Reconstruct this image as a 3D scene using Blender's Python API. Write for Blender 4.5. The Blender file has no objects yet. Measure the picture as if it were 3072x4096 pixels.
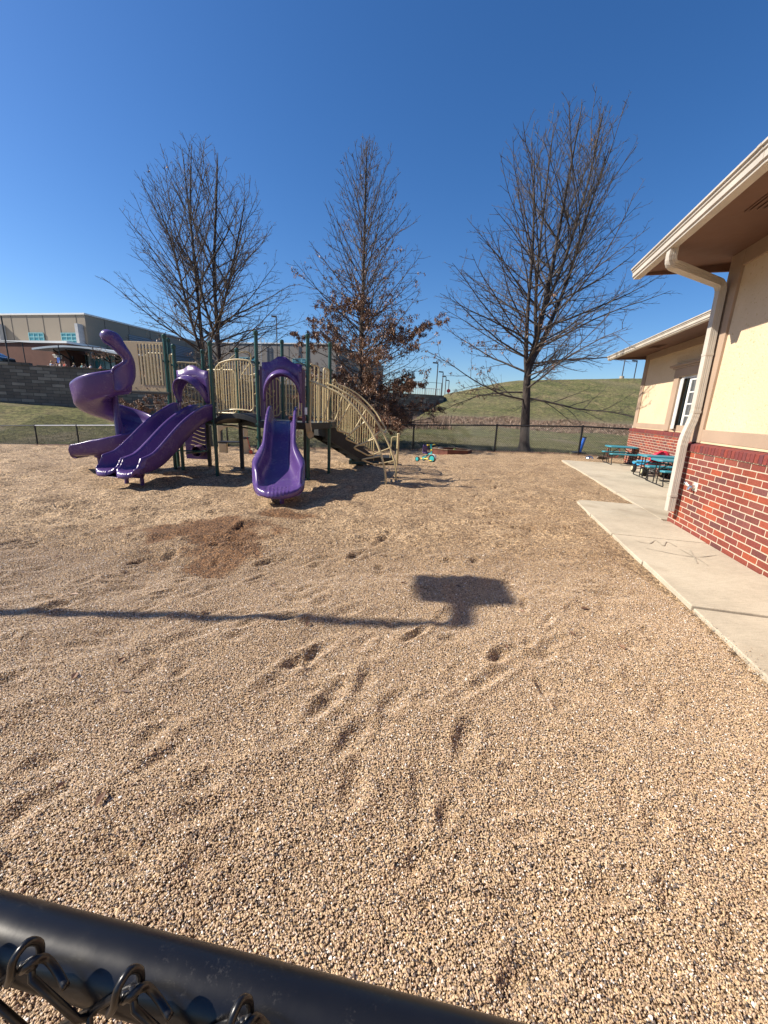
import bpy, math, random
import numpy as np
from mathutils import Vector, Matrix, Quaternion
random.seed(7); rng = np.random.default_rng(7)
SC = bpy.context.scene; COL = SC.collection
R = math.radians; PI = math.pi

# ------------------------------------------------------------------ helpers
class MB:
    """collects geometry for ONE mesh object (world coordinates unless the parent says otherwise)"""
    def __init__(s): s.v = []; s.f = []
    def add(s, vs, fs):
        n = len(s.v); s.v.extend([tuple(p) for p in vs]); s.f.extend([tuple(i + n for i in f) for f in fs]); return s
    def obb(s, o, ax, ay, az):
        """box from corner-centre o with half vectors"""
        o, ax, ay, az = map(Vector, (o, ax, ay, az)); vs = []
        for a in (-1, 1):
            for b in (-1, 1):
                for c in (-1, 1): vs.append(o + a * ax + b * ay + c * az)
        fs = [(0, 1, 3, 2), (4, 6, 7, 5), (0, 4, 5, 1), (2, 3, 7, 6), (0, 2, 6, 4), (1, 5, 7, 3)]
        return s.add(vs, fs)
    def box(s, x0, x1, y0, y1, z0, z1, fr=None):
        """axis box; fr=(origin, U, V) maps x,y to a rotated frame"""
        if fr:
            O, U, V = fr; c = O + U * (x0 + x1) / 2 + V * (y0 + y1) / 2 + Vector((0, 0, (z0 + z1) / 2))
            return s.obb(c, U * (x1 - x0) / 2, V * (y1 - y0) / 2, (0, 0, (z1 - z0) / 2))
        return s.obb(((x0 + x1) / 2, (y0 + y1) / 2, (z0 + z1) / 2), ((x1 - x0) / 2, 0, 0), (0, (y1 - y0) / 2, 0), (0, 0, (z1 - z0) / 2))
    def loft(s, secs, closed=True, caps=True):
        n = len(secs[0]); b = len(s.v)
        for c in secs: s.v.extend([tuple(p) for p in c])
        for i in range(len(secs) - 1):
            for j in range(n if closed else n - 1):
                k = (j + 1) % n
                s.f.append((b + i * n + j, b + i * n + k, b + (i + 1) * n + k, b + (i + 1) * n + j))
        if caps and closed:
            s.f.append(tuple(b + j for j in reversed(range(n)))); e = b + (len(secs) - 1) * n
            s.f.append(tuple(e + j for j in range(n)))
        return s
    def tube(s, pts, r, n=8, ref=None, prof=None, caps=True, loop=False):
        pts = [Vector(p) for p in pts]; m = len(pts); secs = []
        up = Vector(ref) if ref else None; last = None
        for i, p in enumerate(pts):
            if loop: t = pts[(i + 1) % m] - pts[i - 1]
            else: t = (pts[min(i + 1, m - 1)] - pts[max(i - 1, 0)])
            t.normalize()
            if up is not None: a = up - t * up.dot(t)
            elif last is None:
                a = Vector((0, 0, 1)) if abs(t.z) < .9 else Vector((1, 0, 0)); a = a - t * a.dot(t)
            else: a = last - t * last.dot(t)
            a.normalize(); last = a; b = t.cross(a)
            rr = r[i] if isinstance(r, (list, tuple)) else r
            if prof: secs.append([p + a * u * rr + b * v * rr for u, v in prof])
            else: secs.append([p + (a * math.cos(2 * PI * k / n) + b * math.sin(2 * PI * k / n)) * rr for k in range(n)])
        if loop: secs.append(secs[0]); caps = False
        return s.loft(secs, True, caps)
    def rod(s, a, b, r, n=6): return s.tube([a, b], r, n)
    def cyl(s, x, y, z0, z1, r, n=16, r2=None): return s.tube([(x, y, z0), (x, y, z1)], [r, r if r2 is None else r2], n)
    def prism(s, poly, z0, z1):
        n = len(poly); vs = [(p[0], p[1], z0) for p in poly] + [(p[0], p[1], z1) for p in poly]
        fs = [tuple(reversed(range(n))), tuple(range(n, 2 * n))] + [(i, (i + 1) % n, n + (i + 1) % n, n + i) for i in range(n)]
        return s.add(vs, fs)
    def slab(s, pts, off):
        """closed solid from a 3d outline and an offset vector"""
        n = len(pts); off = Vector(off); pts = [Vector(p) for p in pts]
        vs = pts + [p + off for p in pts]
        return s.add(vs, [tuple(reversed(range(n))), tuple(range(n, 2 * n))] + [(i, (i + 1) % n, n + (i + 1) % n, n + i) for i in range(n)])
    def ball(s, c, r, nu=12, nv=8, sc=(1, 1, 1)):
        c = Vector(c); vs = []; fs = []
        for i in range(nv + 1):
            th = PI * i / nv
            for j in range(nu):
                ph = 2 * PI * j / nu
                vs.append(c + Vector((r * sc[0] * math.sin(th) * math.cos(ph), r * sc[1] * math.sin(th) * math.sin(ph), r * sc[2] * math.cos(th))))
        for i in range(nv):
            for j in range(nu):
                fs.append((i * nu + j, (i + 1) * nu + j, (i + 1) * nu + (j + 1) % nu, i * nu + (j + 1) % nu))
        return s.add(vs, fs)
    def build(s, name, mat, parent=None, smooth=False, local=False, bevel=0, solid=0, sub=0, off=-1):
        o_ = Vector((0, 0, 0)) if (local or parent is None) else wloc(parent)
        me = bpy.data.meshes.new(name)
        me.from_pydata([(p[0] - o_.x, p[1] - o_.y, p[2] - o_.z) for p in s.v], [], s.f)
        import bmesh
        bm = bmesh.new(); bm.from_mesh(me); bmesh.ops.recalc_face_normals(bm, faces=bm.faces); bm.to_mesh(me); bm.free()
        o = bpy.data.objects.new(name, me); COL.objects.link(o)
        if mat: me.materials.append(mat)
        if parent: o.parent = parent
        if solid: m = o.modifiers.new('s', 'SOLIDIFY'); m.thickness = solid; m.offset = off
        if sub: m = o.modifiers.new('u', 'SUBSURF'); m.levels = sub; m.render_levels = sub
        if bevel: m = o.modifiers.new('b', 'BEVEL'); m.width = bevel; m.segments = 2; m.limit_method = 'ANGLE'; m.angle_limit = R(40)
        if smooth:
            me.polygons.foreach_set('use_smooth', [True] * len(me.polygons))
            if smooth == 2: auto(me, 35)
        return o
def auto(me, deg):
    try: me.set_sharp_from_angle(angle=R(deg))
    except Exception: pass
def wloc(o):
    v = Vector((0, 0, 0))
    while o is not None: v = v + o.location; o = o.parent
    return v
def thing(name, label, cat, loc=(0, 0, 0), group=None):
    o = bpy.data.objects.new(name, None); COL.objects.link(o); o.location = loc; o.empty_display_size = .1
    return tag(o, label, cat, group)
def tag(o, label, cat, group=None):
    o['label'] = label; o['category'] = cat
    if group: o['group'] = group
    return o
def struct(o, kind='structure', label=None, cat=None):
    o['kind'] = kind
    if label: o['label'] = label
    if cat: o['category'] = cat
    return o
def dup(root, loc, rotz=None, label=None):
    r = root.copy(); COL.objects.link(r); r.location = loc
    if rotz is not None: r.rotation_euler = (0, 0, rotz)
    if label: r['label'] = label
    for ch in list(root.children):
        c = ch.copy(); COL.objects.link(c); c.parent = r
        for g in ch.children:
            d = g.copy(); COL.objects.link(d); d.parent = c
    return r
def sm(t): t = np.clip(t, 0, 1); return t * t * (3 - 2 * t)
def lerp(a, b, t): return a + (b - a) * t
def catmull(P, k=6):
    P = [Vector(p) for p in P]; out = []
    for i in range(len(P) - 1):
        p0 = P[max(i - 1, 0)]; p1 = P[i]; p2 = P[i + 1]; p3 = P[min(i + 2, len(P) - 1)]
        for j in range(k):
            t = j / k
            out.append(.5 * ((2 * p1) + (p2 - p0) * t + (2 * p0 - 5 * p1 + 4 * p2 - p3) * t * t + (3 * p1 - p0 - 3 * p2 + p3) * t ** 3))
    out.append(P[-1]); return out
def rounded(P, r, k=5):
    """polyline with rounded corners"""
    P = [Vector(p) for p in P]; out = [P[0]]
    for i in range(1, len(P) - 1):
        a = (P[i - 1] - P[i]); b = (P[i + 1] - P[i]); ra = min(r, a.length * .49, b.length * .49)
        A = P[i] + a.normalized() * ra; B = P[i] + b.normalized() * ra
        for j in range(k + 1):
            t = j / k; out.append((1 - t) ** 2 * A + 2 * t * (1 - t) * P[i] + t * t * B)
    out.append(P[-1]); return out

# ------------------------------------------------------------------ materials
def new_mat(name):
    m = bpy.data.materials.new(name); m.use_nodes = True; nt = m.node_tree
    return m, nt, nt.nodes['Principled BSDF']
def N(nt, t, **kw):
    n = nt.nodes.new(t)
    for k, v in kw.items():
        if k in n.inputs.keys() if hasattr(n.inputs, 'keys') else False: n.inputs[k].default_value = v
        else: setattr(n, k, v)
    return n
def L(nt, a, b): nt.links.new(a, b)
def coords(nt, kind='Object', scale=None):
    tc = nt.nodes.new('ShaderNodeTexCoord'); o = tc.outputs[kind]
    if scale:
        mp = nt.nodes.new('ShaderNodeMapping'); mp.inputs['Scale'].default_value = scale; L(nt, o, mp.inputs[0]); o = mp.outputs[0]
    return o
def noise(nt, vec, scale, detail=4, rough=.6):
    n = nt.nodes.new('ShaderNodeTexNoise'); n.inputs['Scale'].default_value = scale; n.inputs['Detail'].default_value = detail; n.inputs['Roughness'].default_value = rough
    if vec: L(nt, vec, n.inputs['Vector'])
    return n
def ramp(nt, fac, stops):
    r = nt.nodes.new('ShaderNodeValToRGB'); e = r.color_ramp.elements
    while len(e) < len(stops): e.new(.5)
    for i, (p, c) in enumerate(stops): e[i].position = p; e[i].color = (*c, 1) if len(c) == 3 else c
    L(nt, fac, r.inputs[0]); return r
def mix(nt, a, b, fac, mode='MIX'):
    m = nt.nodes.new('ShaderNodeMix'); m.data_type = 'RGBA'; m.blend_type = mode
    for i, s in ((6, a), (7, b)):
        if hasattr(s, 'links'): L(nt, s, m.inputs[i])
        else: m.inputs[i].default_value = (*s, 1)
    if hasattr(fac, 'links'): L(nt, fac, m.inputs[0])
    else: m.inputs[0].default_value = fac
    return m.outputs[2]
def bump(nt, h, strength, dist, b=None):
    n = nt.nodes.new('ShaderNodeBump'); n.inputs['Strength'].default_value = strength; n.inputs['Distance'].default_value = dist
    L(nt, h, n.inputs['Height'])
    if b: L(nt, b, n.inputs['Normal'])
    return n.outputs[0]
def mat(name, col, rough=.6, var=.15, nscale=3., metal=0, bmp=0, bscale=80, col2=None, coat=0, spec=.5):
    m, nt, b = new_mat(name); v = coords(nt)
    n = noise(nt, v, nscale, 5); c2 = col2 or tuple(x * (1 - var) for x in col); c1 = tuple(min(1, x * (1 + var * .6)) for x in col)
    r = ramp(nt, n.outputs['Fac'], [(.3, c2), (.7, c1)])
    L(nt, r.outputs[0], b.inputs['Base Color'])
    b.inputs['Metallic'].default_value = metal; b.inputs['Specular IOR Level'].default_value = spec
    rr = nt.nodes.new('ShaderNodeMapRange'); rr.inputs[3].default_value = max(.02, rough - .08); rr.inputs[4].default_value = min(1, rough + .12)
    n2 = noise(nt, v, nscale * 7, 3); L(nt, n2.outputs['Fac'], rr.inputs[0]); L(nt, rr.outputs[0], b.inputs['Roughness'])
    if coat: b.inputs['Coat Weight'].default_value = coat; b.inputs['Coat Roughness'].default_value = .15
    if bmp: n3 = noise(nt, v, bscale, 4); L(nt, bump(nt, n3.outputs['Fac'], 1, bmp), b.inputs['Normal'])
    return m

PURPLE = mat('purple_plastic', (.088, .046, .175), .26, .1, 2.2)
for l_ in list(PURPLE.node_tree.links):
    if l_.to_socket.name == 'Roughness': PURPLE.node_tree.links.remove(l_)
PURPLE.node_tree.nodes['Principled BSDF'].inputs['Roughness'].default_value = .27
PURPLE2 = mat('mauve_plastic', (.13, .07, .14), .45, .12, 3)
GREEN = mat('green_post_paint', (.008, .062, .05), .35, .3, 6, bmp=.0003)
CREAM = mat('cream_powder_coat', (.56, .45, .24), .4, .12, 9, bmp=.0003)
CREAMP = mat('cream_plastic', (.5, .39, .22), .5, .12, 3)
DARKD = mat('dark_deck_coating', (.02, .022, .022), .6, .4, 8, bmp=.001)
GREYD = mat('deck_top_coating', (.07, .08, .08), .7, .3, 6, bmp=.001)
BLACK = mat('black_vinyl', (.006, .006, .007), .3, .3, 5, bmp=.00006, bscale=90)
def dusty(m_, amt, sc_, col=(.35, .33, .3), lo=.66):
    nt = m_.node_tree; b = nt.nodes['Principled BSDF']; l_ = [q for q in nt.links if q.to_socket == b.inputs['Base Color']][0]; src = l_.from_socket; v = coords(nt)
    n = noise(nt, v, sc_, 4, .7); n2 = noise(nt, v, sc_ * .12, 3); mu = nt.nodes.new('ShaderNodeMath'); mu.operation = 'MULTIPLY'; L(nt, n.outputs['Fac'], mu.inputs[0]); L(nt, n2.outputs['Fac'], mu.inputs[1])
    r = ramp(nt, mu.outputs[0], [(lo * .5, (0, 0, 0)), (lo * .5 + .09, (amt, amt, amt))]); L(nt, mix(nt, src, col, r.outputs[0]), b.inputs['Base Color'])
dusty(BLACK, .07, 420); dusty(PURPLE, .16, 26, (.3, .26, .33), .52)
BLACKF = mat('black_fence_paint', (.008, .008, .009), .45, .3, 5)
TEAL = mat('teal_plastic', (.035, .23, .3), .45, .15, 4, bmp=.0004)
TEAL2 = mat('turquoise_plastic', (.02, .35, .36), .4, .1, 4)
YELLOW = mat('yellow_plastic', (.65, .5, .03), .45, .15, 8)
BLUE = mat('blue_plastic', (.015, .12, .55), .35, .15, 5)
SKYBLUE = mat('sky_blue_cloth', (.02, .3, .6), .7, .25, 12)
REDP = mat('red_plastic', (.5, .02, .03), .4, .2, 9)
RUBBER = mat('black_rubber', (.015, .014, .013), .75, .3, 20)
WHITE = mat('white_paint', (.72, .72, .7), .4, .06, 4)
TRIM = mat('mocha_stucco', (.36, .26, .185), .85, .1, 1.5, bmp=.0025, bscale=70)
SOFFIT = mat('brown_soffit', (.15, .078, .052), .75, .12, 1.2)
GUTTER = mat('almond_aluminium', (.5, .455, .39), .42, .14, 2.5, spec=.4)
TRUNK = None
SILVER = mat('bright_metal', (.75, .75, .73), .22, .1, 9, metal=1)
CANOPY = mat('grey_canopy_metal', (.42, .47, .5), .5, .1, .3)
WOODR = mat('rust_brown_timber', (.15, .045, .025), .65, .4, 5, bmp=.001)
ASPH = mat('asphalt', (.06, .06, .06), .9, .2, .4)
ROOFM = mat('shingles', (.1, .085, .075), .9, .3, 4)

def leafy(name, a, b, sc=3.):
    m, nt, p = new_mat(name); g = nt.nodes.new('ShaderNodeNewGeometry')
    r = ramp(nt, g.outputs['Random Per Island'], [(0, a), (1, b)]); L(nt, r.outputs[0], p.inputs['Base Color'])
    p.inputs['Roughness'].default_value = .55
    return m
DEADLEAF = leafy('dry_oak_leaf', (.07, .036, .022), (.3, .165, .095))
GRASSBL = leafy('grass_blade', (.06, .07, .02), (.27, .24, .1))
DRYBL = leafy('dry_blade', (.16, .1, .07), (.36, .25, .17))

def bark():
    m, nt, b = new_mat('oak_bark'); v = coords(nt, 'Object', (1, 1, .22)); n = noise(nt, v, 22, 6, .7)
    r = ramp(nt, n.outputs['Fac'], [(.35, (.016, .012, .01)), (.65, (.085, .065, .055))]); L(nt, r.outputs[0], b.inputs['Base Color'])
    b.inputs['Roughness'].default_value = .9; L(nt, bump(nt, n.outputs['Fac'], 1, .02), b.inputs['Normal']); return m
BARK = bark()
TWIG = mat('twig_bark', (.085, .067, .056), .75, .3, 3)

def brick(name, U, V, w=.255, h=.0798, z0=0, mortar=.007, offset=.5, header=False):
    """brick pattern laid along the unit vector U and along z, in world metres"""
    m, nt, b = new_mat(name); geo = nt.nodes.new('ShaderNodeNewGeometry')
    dot = nt.nodes.new('ShaderNodeVectorMath'); dot.operation = 'DOT_PRODUCT'; dot.inputs[1].default_value = U; L(nt, geo.outputs['Position'], dot.inputs[0])
    sp = nt.nodes.new('ShaderNodeSeparateXYZ'); L(nt, geo.outputs['Position'], sp.inputs[0])
    cb = nt.nodes.new('ShaderNodeCombineXYZ'); L(nt, dot.outputs['Value'], cb.inputs[0])
    ad = nt.nodes.new('ShaderNodeMath'); ad.operation = 'SUBTRACT'; ad.inputs[1].default_value = z0; L(nt, sp.outputs[2], ad.inputs[0]); L(nt, ad.outputs[0], cb.inputs[1])
    # slight waviness so that the joints are not ruled
    nz = noise(nt, cb.outputs[0], 9, 2); vm = nt.nodes.new('ShaderNodeVectorMath'); vm.operation = 'MULTIPLY_ADD'
    vm.inputs[1].default_value = (.006, .004, 0); L(nt, nz.outputs['Color'], vm.inputs[0]); L(nt, cb.outputs[0], vm.inputs[2])
    bt = nt.nodes.new('ShaderNodeTexBrick'); L(nt, vm.outputs[0], bt.inputs['Vector']); bt.offset = offset; bt.offset_frequency = 2; bt.squash = 1
    bt.inputs['Color1'].default_value = (0, 0, 0, 1); bt.inputs['Color2'].default_value = (1, 1, 1, 1); bt.inputs['Mortar'].default_value = (.5, .5, .5, 1)
    for k, val in (('Scale', 1), ('Mortar Size', mortar), ('Mortar Smooth', .15), ('Bias', 0), ('Brick Width', w), ('Row Height', h)): bt.inputs[k].default_value = val
    r = ramp(nt, bt.outputs['Color'], [(0, (.11, .04, .038)), (.25, (.22, .05, .03)), (.5, (.18, .04, .032)), (.75, (.31, .065, .028)), (1, (.15, .055, .052))])
    n1 = noise(nt, cb.outputs[0], 30, 6, .7); c = mix(nt, r.outputs[0], (.35, .2, .17), .0)
    var = ramp(nt, n1.outputs['Fac'], [(.3, (.75, .72, .7)), (.7, (1.25, 1.2, 1.15))]); c = mix(nt, c, var.outputs[0], 1, 'MULTIPLY'); nl_ = noise(nt, cb.outputs[0], 1.4, 5, .7); lv = ramp(nt, nl_.outputs['Fac'], [(.35, (.8, .8, .8)), (.6, (1.06, 1.06, 1.06)), (.75, (1.2, 1.16, 1.12))]); c = mix(nt, c, lv.outputs[0], 1, 'MULTIPLY')
    n2 = noise(nt, cb.outputs[0], 60, 3); mo = ramp(nt, n2.outputs['Fac'], [(.3, (.42, .34, .25)), (.7, (.6, .49, .37))])
    c = mix(nt, c, mo.outputs[0], bt.outputs['Fac']); L(nt, c, b.inputs['Base Color']); b.inputs['Roughness'].default_value = .85
    inv = nt.nodes.new('ShaderNodeMath'); inv.operation = 'MULTIPLY_ADD'; inv.inputs[1].default_value = -1; inv.inputs[2].default_value = 1; L(nt, bt.outputs['Fac'], inv.inputs[0])
    b1 = bump(nt, inv.outputs[0], 1, .006); b2 = bump(nt, n1.outputs['Fac'], .5, .003, b1); L(nt, b2, b.inputs['Normal'])
    return m

def stucco():
    m, nt, b = new_mat('yellow_stucco'); v = coords(nt); n = noise(nt, v, 1.3, 5); r = ramp(nt, n.outputs['Fac'], [(.3, (.57, .44, .29)), (.7, (.64, .5, .34))])
    n4 = noise(nt, v, 26, 3, .5); pit = ramp(nt, n4.outputs['Fac'], [(.3, (.8, .74, .62)), (.38, (1, 1, 1))]); c = mix(nt, r.outputs[0], pit.outputs[0], 1, 'MULTIPLY')
    L(nt, c, b.inputs['Base Color']); b.inputs['Roughness'].default_value = .9
    n2 = noise(nt, v, 55, 6, .7); b1 = bump(nt, n2.outputs['Fac'], .9, .006); L(nt, bump(nt, n4.outputs['Fac'], .7, .01, b1), b.inputs['Normal']); return m
STUCCO = stucco()

def concrete():
    m, nt, b = new_mat('concrete'); v = coords(nt)
    n = noise(nt, v, 1.1, 6, .65); r = ramp(nt, n.outputs['Fac'], [(.3, (.36, .315, .24)), (.55, (.46, .405, .31)), (.75, (.51, .455, .355))])
    v2 = coords(nt, 'Object', (2, 14, 1)); n2 = noise(nt, v2, 5, 4); st = ramp(nt, n2.outputs['Fac'], [(.3, (.86, .86, .85)), (.6, (1.05, 1.05, 1.04))])
    n3 = noise(nt, v, 130, 3); sp = ramp(nt, n3.outputs['Fac'], [(.3, (.8, .8, .8)), (.6, (1.08, 1.08, 1.08))])
    c = mix(nt, mix(nt, r.outputs[0], st.outputs[0], 1, 'MULTIPLY'), sp.outputs[0], 1, 'MULTIPLY')
    vcr = nt.nodes.new('ShaderNodeTexVoronoi'); vcr.feature = 'DISTANCE_TO_EDGE'; vcr.inputs['Scale'].default_value = .42; nw = noise(nt, v, 2.5, 5); vmx = nt.nodes.new('ShaderNodeVectorMath'); vmx.operation = 'MULTIPLY_ADD'; vmx.inputs[1].default_value = (.5, .5, 0); L(nt, nw.outputs['Color'], vmx.inputs[0]); L(nt, v, vmx.inputs[2]); L(nt, vmx.outputs[0], vcr.inputs['Vector']); ck = ramp(nt, vcr.outputs['Distance'], [(0, (.8, .79, .78)), (.002, (1, 1, 1))]); c = mix(nt, c, ck.outputs[0], .3, 'MULTIPLY'); n5 = noise(nt, v, .7, 3); wd = ramp(nt, n5.outputs['Fac'], [(.55, (1, 1, 1)), (.68, (.78, .75, .72))]); c = mix(nt, c, wd.outputs[0], 1, 'MULTIPLY')
    L(nt, c, b.inputs['Base Color']); b.inputs['Roughness'].default_value = .85
    L(nt, bump(nt, n3.outputs['Fac'], .5, .003), b.inputs['Normal']); return m
CONC = concrete()

def gravel():
    m, nt, b = new_mat('pea_gravel'); geo = nt.nodes.new('ShaderNodeNewGeometry'); v = geo.outputs['Position']
    def vor(scale, feat='F1'):
        n = nt.nodes.new('ShaderNodeTexVoronoi'); n.feature = feat; n.inputs['Scale'].default_value = scale; L(nt, v, n.inputs['Vector']); return n
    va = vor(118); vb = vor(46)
    sepa = nt.nodes.new('ShaderNodeSeparateColor'); L(nt, va.outputs['Color'], sepa.inputs[0])
    sepb = nt.nodes.new('ShaderNodeSeparateColor'); L(nt, vb.outputs['Color'], sepb.inputs[0])
    pal = [(0, (.07, .06, .055)), (.08, (.22, .155, .105)), (.25, (.45, .31, .18)), (.5, (.57, .405, .235)), (.8, (.66, .485, .295)), (.97, (.62, .52, .4)), (1, (.75, .68, .6))]
    ra = ramp(nt, sepa.outputs[0], pal); rb = ramp(nt, sepb.outputs[0], [(0, (.42, .4, .38)), (.45, (.95, .95, .95)), (1, (1.3, 1.3, 1.3))])
    c = mix(nt, ra.outputs[0], rb.outputs[0], 1, 'MULTIPLY'); vc = vor(21); sepc = nt.nodes.new('ShaderNodeSeparateColor'); L(nt, vc.outputs['Color'], sepc.inputs[0]); rc_ = ramp(nt, sepc.outputs[0], [(0, (.72, .7, .68)), (.5, (1, 1, 1)), (1, (1.15, 1.15, 1.15))]); c = mix(nt, c, rc_.outputs[0], 1, 'MULTIPLY')
    gap_shade = ramp(nt, va.outputs['Distance'], [(.35, (1.12, 1.1, 1.04)), (.8, (.55, .5, .45))]); c = mix(nt, c, gap_shade.outputs[0], 1, 'MULTIPLY')  # shade between the stones painted into the colour along the cell edges
    n = noise(nt, v, 1.6, 5, .6); br = ramp(nt, n.outputs['Fac'], [(.35, (.84, .8, .76)), (.65, (1.1, 1.09, 1.08))]); c = mix(nt, c, br.outputs[0], 1, 'MULTIPLY')
    at = nt.nodes.new('ShaderNodeAttribute'); at.attribute_name = 'damp'
    c = mix(nt, c, mix(nt, c, (.46, .33, .225), 1, 'MULTIPLY'), at.outputs['Fac'])
    L(nt, c, b.inputs['Base Color']); b.inputs['Roughness'].default_value = .8
    b1 = bump(nt, va.outputs['Distance'], 1, -.008); b2 = bump(nt, vb.outputs['Distance'], 1, -.02, b1)
    n7 = noise(nt, v, 26, 5, .75); b3 = bump(nt, n7.outputs['Fac'], 1, .02, b2)
    L(nt, b3, b.inputs['Normal']); return m
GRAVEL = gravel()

def pebble():
    m, nt, b = new_mat('pebble_stone'); oi = nt.nodes.new('ShaderNodeObjectInfo')
    at = nt.nodes.new('ShaderNodeAttribute'); at.attribute_name = 'tint'; at.attribute_type = 'INSTANCER'
    r = ramp(nt, at.outputs['Fac'], [(0, (.05, .045, .045)), (.1, (.13, .1, .085)), (.2, (.31, .21, .13)), (.45, (.47, .335, .195)), (.7, (.58, .42, .25)), (.86, (.43, .28, .18)), (.95, (.6, .5, .4)), (1, (.85, .82, .76))])
    L(nt, r.outputs[0], b.inputs['Base Color']); b.inputs['Roughness'].default_value = .6
    return m
PEBBLE = pebble()

def grass():
    m, nt, b = new_mat('winter_grass'); geo = nt.nodes.new('ShaderNodeNewGeometry'); v = geo.outputs['Position']
    n = noise(nt, v, .35, 6, .65); r = ramp(nt, n.outputs['Fac'], [(.3, (.1, .115, .034)), (.47, (.16, .165, .055)), (.6, (.22, .195, .085)), (.76, (.32, .25, .14))])
    n2 = noise(nt, v, 2.2, 8, .9); st = ramp(nt, n2.outputs['Fac'], [(.42, (.32, .33, .28)), (.58, (1.6, 1.52, 1.4))]); c = mix(nt, r.outputs[0], st.outputs[0], 1, 'MULTIPLY')
    at = nt.nodes.new('ShaderNodeAttribute'); at.attribute_name = 'dry'
    n3 = noise(nt, v, 3, 8, .9); dr = ramp(nt, n3.outputs['Fac'], [(.35, (.12, .09, .055)), (.65, (.42, .33, .21))])
    c = mix(nt, c, dr.outputs[0], at.outputs['Fac']); L(nt, c, b.inputs['Base Color']); b.inputs['Roughness'].default_value = .95
    n4 = noise(nt, v, 3, 8, .85); L(nt, bump(nt, n4.outputs['Fac'], 1, .6), b.inputs['Normal']); return m
GRASS = grass()

def blockwall():
    m = brick('retaining_block', (.727, .686, 0), None, w=.95, h=.3, z0=0, mortar=.02)
    nt = m.node_tree; bt = [n for n in nt.nodes if n.type == 'TEX_BRICK'][0]; rp = [n for n in nt.nodes if n.type == 'VALTORGB'][0]
    cols = [(.13, .105, .085), (.18, .145, .115), (.15, .12, .095), (.26, .22, .175), (.36, .3, .24)]
    for e, c in zip(rp.color_ramp.elements, cols): e.color = (*c, 1)
    mr = [n for n in nt.nodes if n.type == 'VALTORGB'][3]
    for e in mr.color_ramp.elements: e.color = (.07, .06, .05, 1)
    return m
BLOCK = blockwall()

def corrugated(name, col, scale, axis=2):
    m, nt, b = new_mat(name); v = coords(nt); w = nt.nodes.new('ShaderNodeTexWave'); w.bands_direction = 'XYZ'[axis]; w.inputs['Scale'].default_value = scale; L(nt, v, w.inputs[0])
    r = ramp(nt, w.outputs['Fac'], [(.2, tuple(x * .55 for x in col)), (.8, col)]); L(nt, r.outputs[0], b.inputs['Base Color']); b.inputs['Roughness'].default_value = .5
    L(nt, bump(nt, w.outputs['Fac'], 1, .03), b.inputs['Normal']); return m

def glass(name, col, rough=.12):
    m, nt, b = new_mat(name); b.inputs['Base Color'].default_value = (*col, 1); b.inputs['Roughness'].default_value = rough; b.inputs['Specular IOR Level'].default_value = .8
    n = noise(nt, coords(nt), 1.2, 2); L(nt, bump(nt, n.outputs['Fac'], .1, .02), b.inputs['Normal']); return m
DKGLASS = glass('dark_window_glass', (.07, .075, .08), .08)
TEALGLASS = glass('teal_window_glass', (.03, .22, .26), .25)

# ------------------------------------------------------------------ camera, light
CH = 1.53; FPX = 1598.6; PITCH = .253277; ROLL = .0457963
cam = bpy.data.cameras.new('camera'); co = bpy.data.objects.new('camera', cam); COL.objects.link(co); SC.camera = co
F_ = Vector((0, math.cos(PITCH), -math.sin(PITCH))); R0 = Vector((1, 0, 0)); U0 = R0.cross(F_)
Rv = R0 * math.cos(ROLL) + U0 * math.sin(ROLL); Uv = -R0 * math.sin(ROLL) + U0 * math.cos(ROLL)
co.matrix_world = Matrix(((Rv.x, Uv.x, -F_.x, 0), (Rv.y, Uv.y, -F_.y, 0), (Rv.z, Uv.z, -F_.z, CH), (0, 0, 0, 1)))
cam.sensor_fit = 'HORIZONTAL'; cam.sensor_width = 36; cam.lens = FPX / 3072 * 36; cam.clip_end = 3000; cam.clip_start = .02
SUN_EL = R(38.5); SH = Vector((1, .02, 0)).normalized()      # direction in which shadows fall
sun = bpy.data.lights.new('sun', 'SUN'); so = bpy.data.objects.new('sun', sun); COL.objects.link(so)
sun.energy = 5; sun.angle = R(.5); sun.color = (1, .91, .78)
sd = Vector((SH.x * math.cos(SUN_EL), SH.y * math.cos(SUN_EL), -math.sin(SUN_EL)))
so.rotation_euler = sd.to_track_quat('-Z', 'Y').to_euler(); so.location = (-30, 0, 30)
w = bpy.data.worlds.new('World'); SC.world = w; w.use_nodes = True; nt = w.node_tree
sky = nt.nodes.new('ShaderNodeTexSky'); sky.sky_type = 'NISHITA'; sky.sun_disc = False; sky.sun_elevation = SUN_EL
sky.sun_rotation = math.atan2(-SH.x, -SH.y); sky.air_density = 1.0; sky.dust_density = .7; sky.ozone_density = 5.5; sky.altitude = 300
hs = nt.nodes.new('ShaderNodeHueSaturation'); hs.inputs['Saturation'].default_value = 1.2; hs.inputs['Hue'].default_value = .505; L(nt, sky.outputs[0], hs.inputs['Color']); L(nt, hs.outputs[0], nt.nodes['Background'].inputs[0]); nt.nodes['Background'].inputs[1].default_value = .086
SC.view_settings.view_transform = 'Standard'; SC.view_settings.look = 'None'; SC.view_settings.exposure = .78; SC.view_settings.gamma = 1
SC.render.engine = 'CYCLES'; SC.cycles.max_bounces = 6

# ------------------------------------------------------------------ frames
AZ = .224844; D = Vector((math.sin(AZ), math.cos(AZ), 0)); NN = Vector((math.cos(AZ), -math.sin(AZ), 0)); Z = Vector((0, 0, 1))
FR = (Vector((0, 0, 0)), NN, D)                     # building frame: x = offset along NN, y = along the wall
def B(off, al, z): return NN * off + D * al + Z * z

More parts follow.
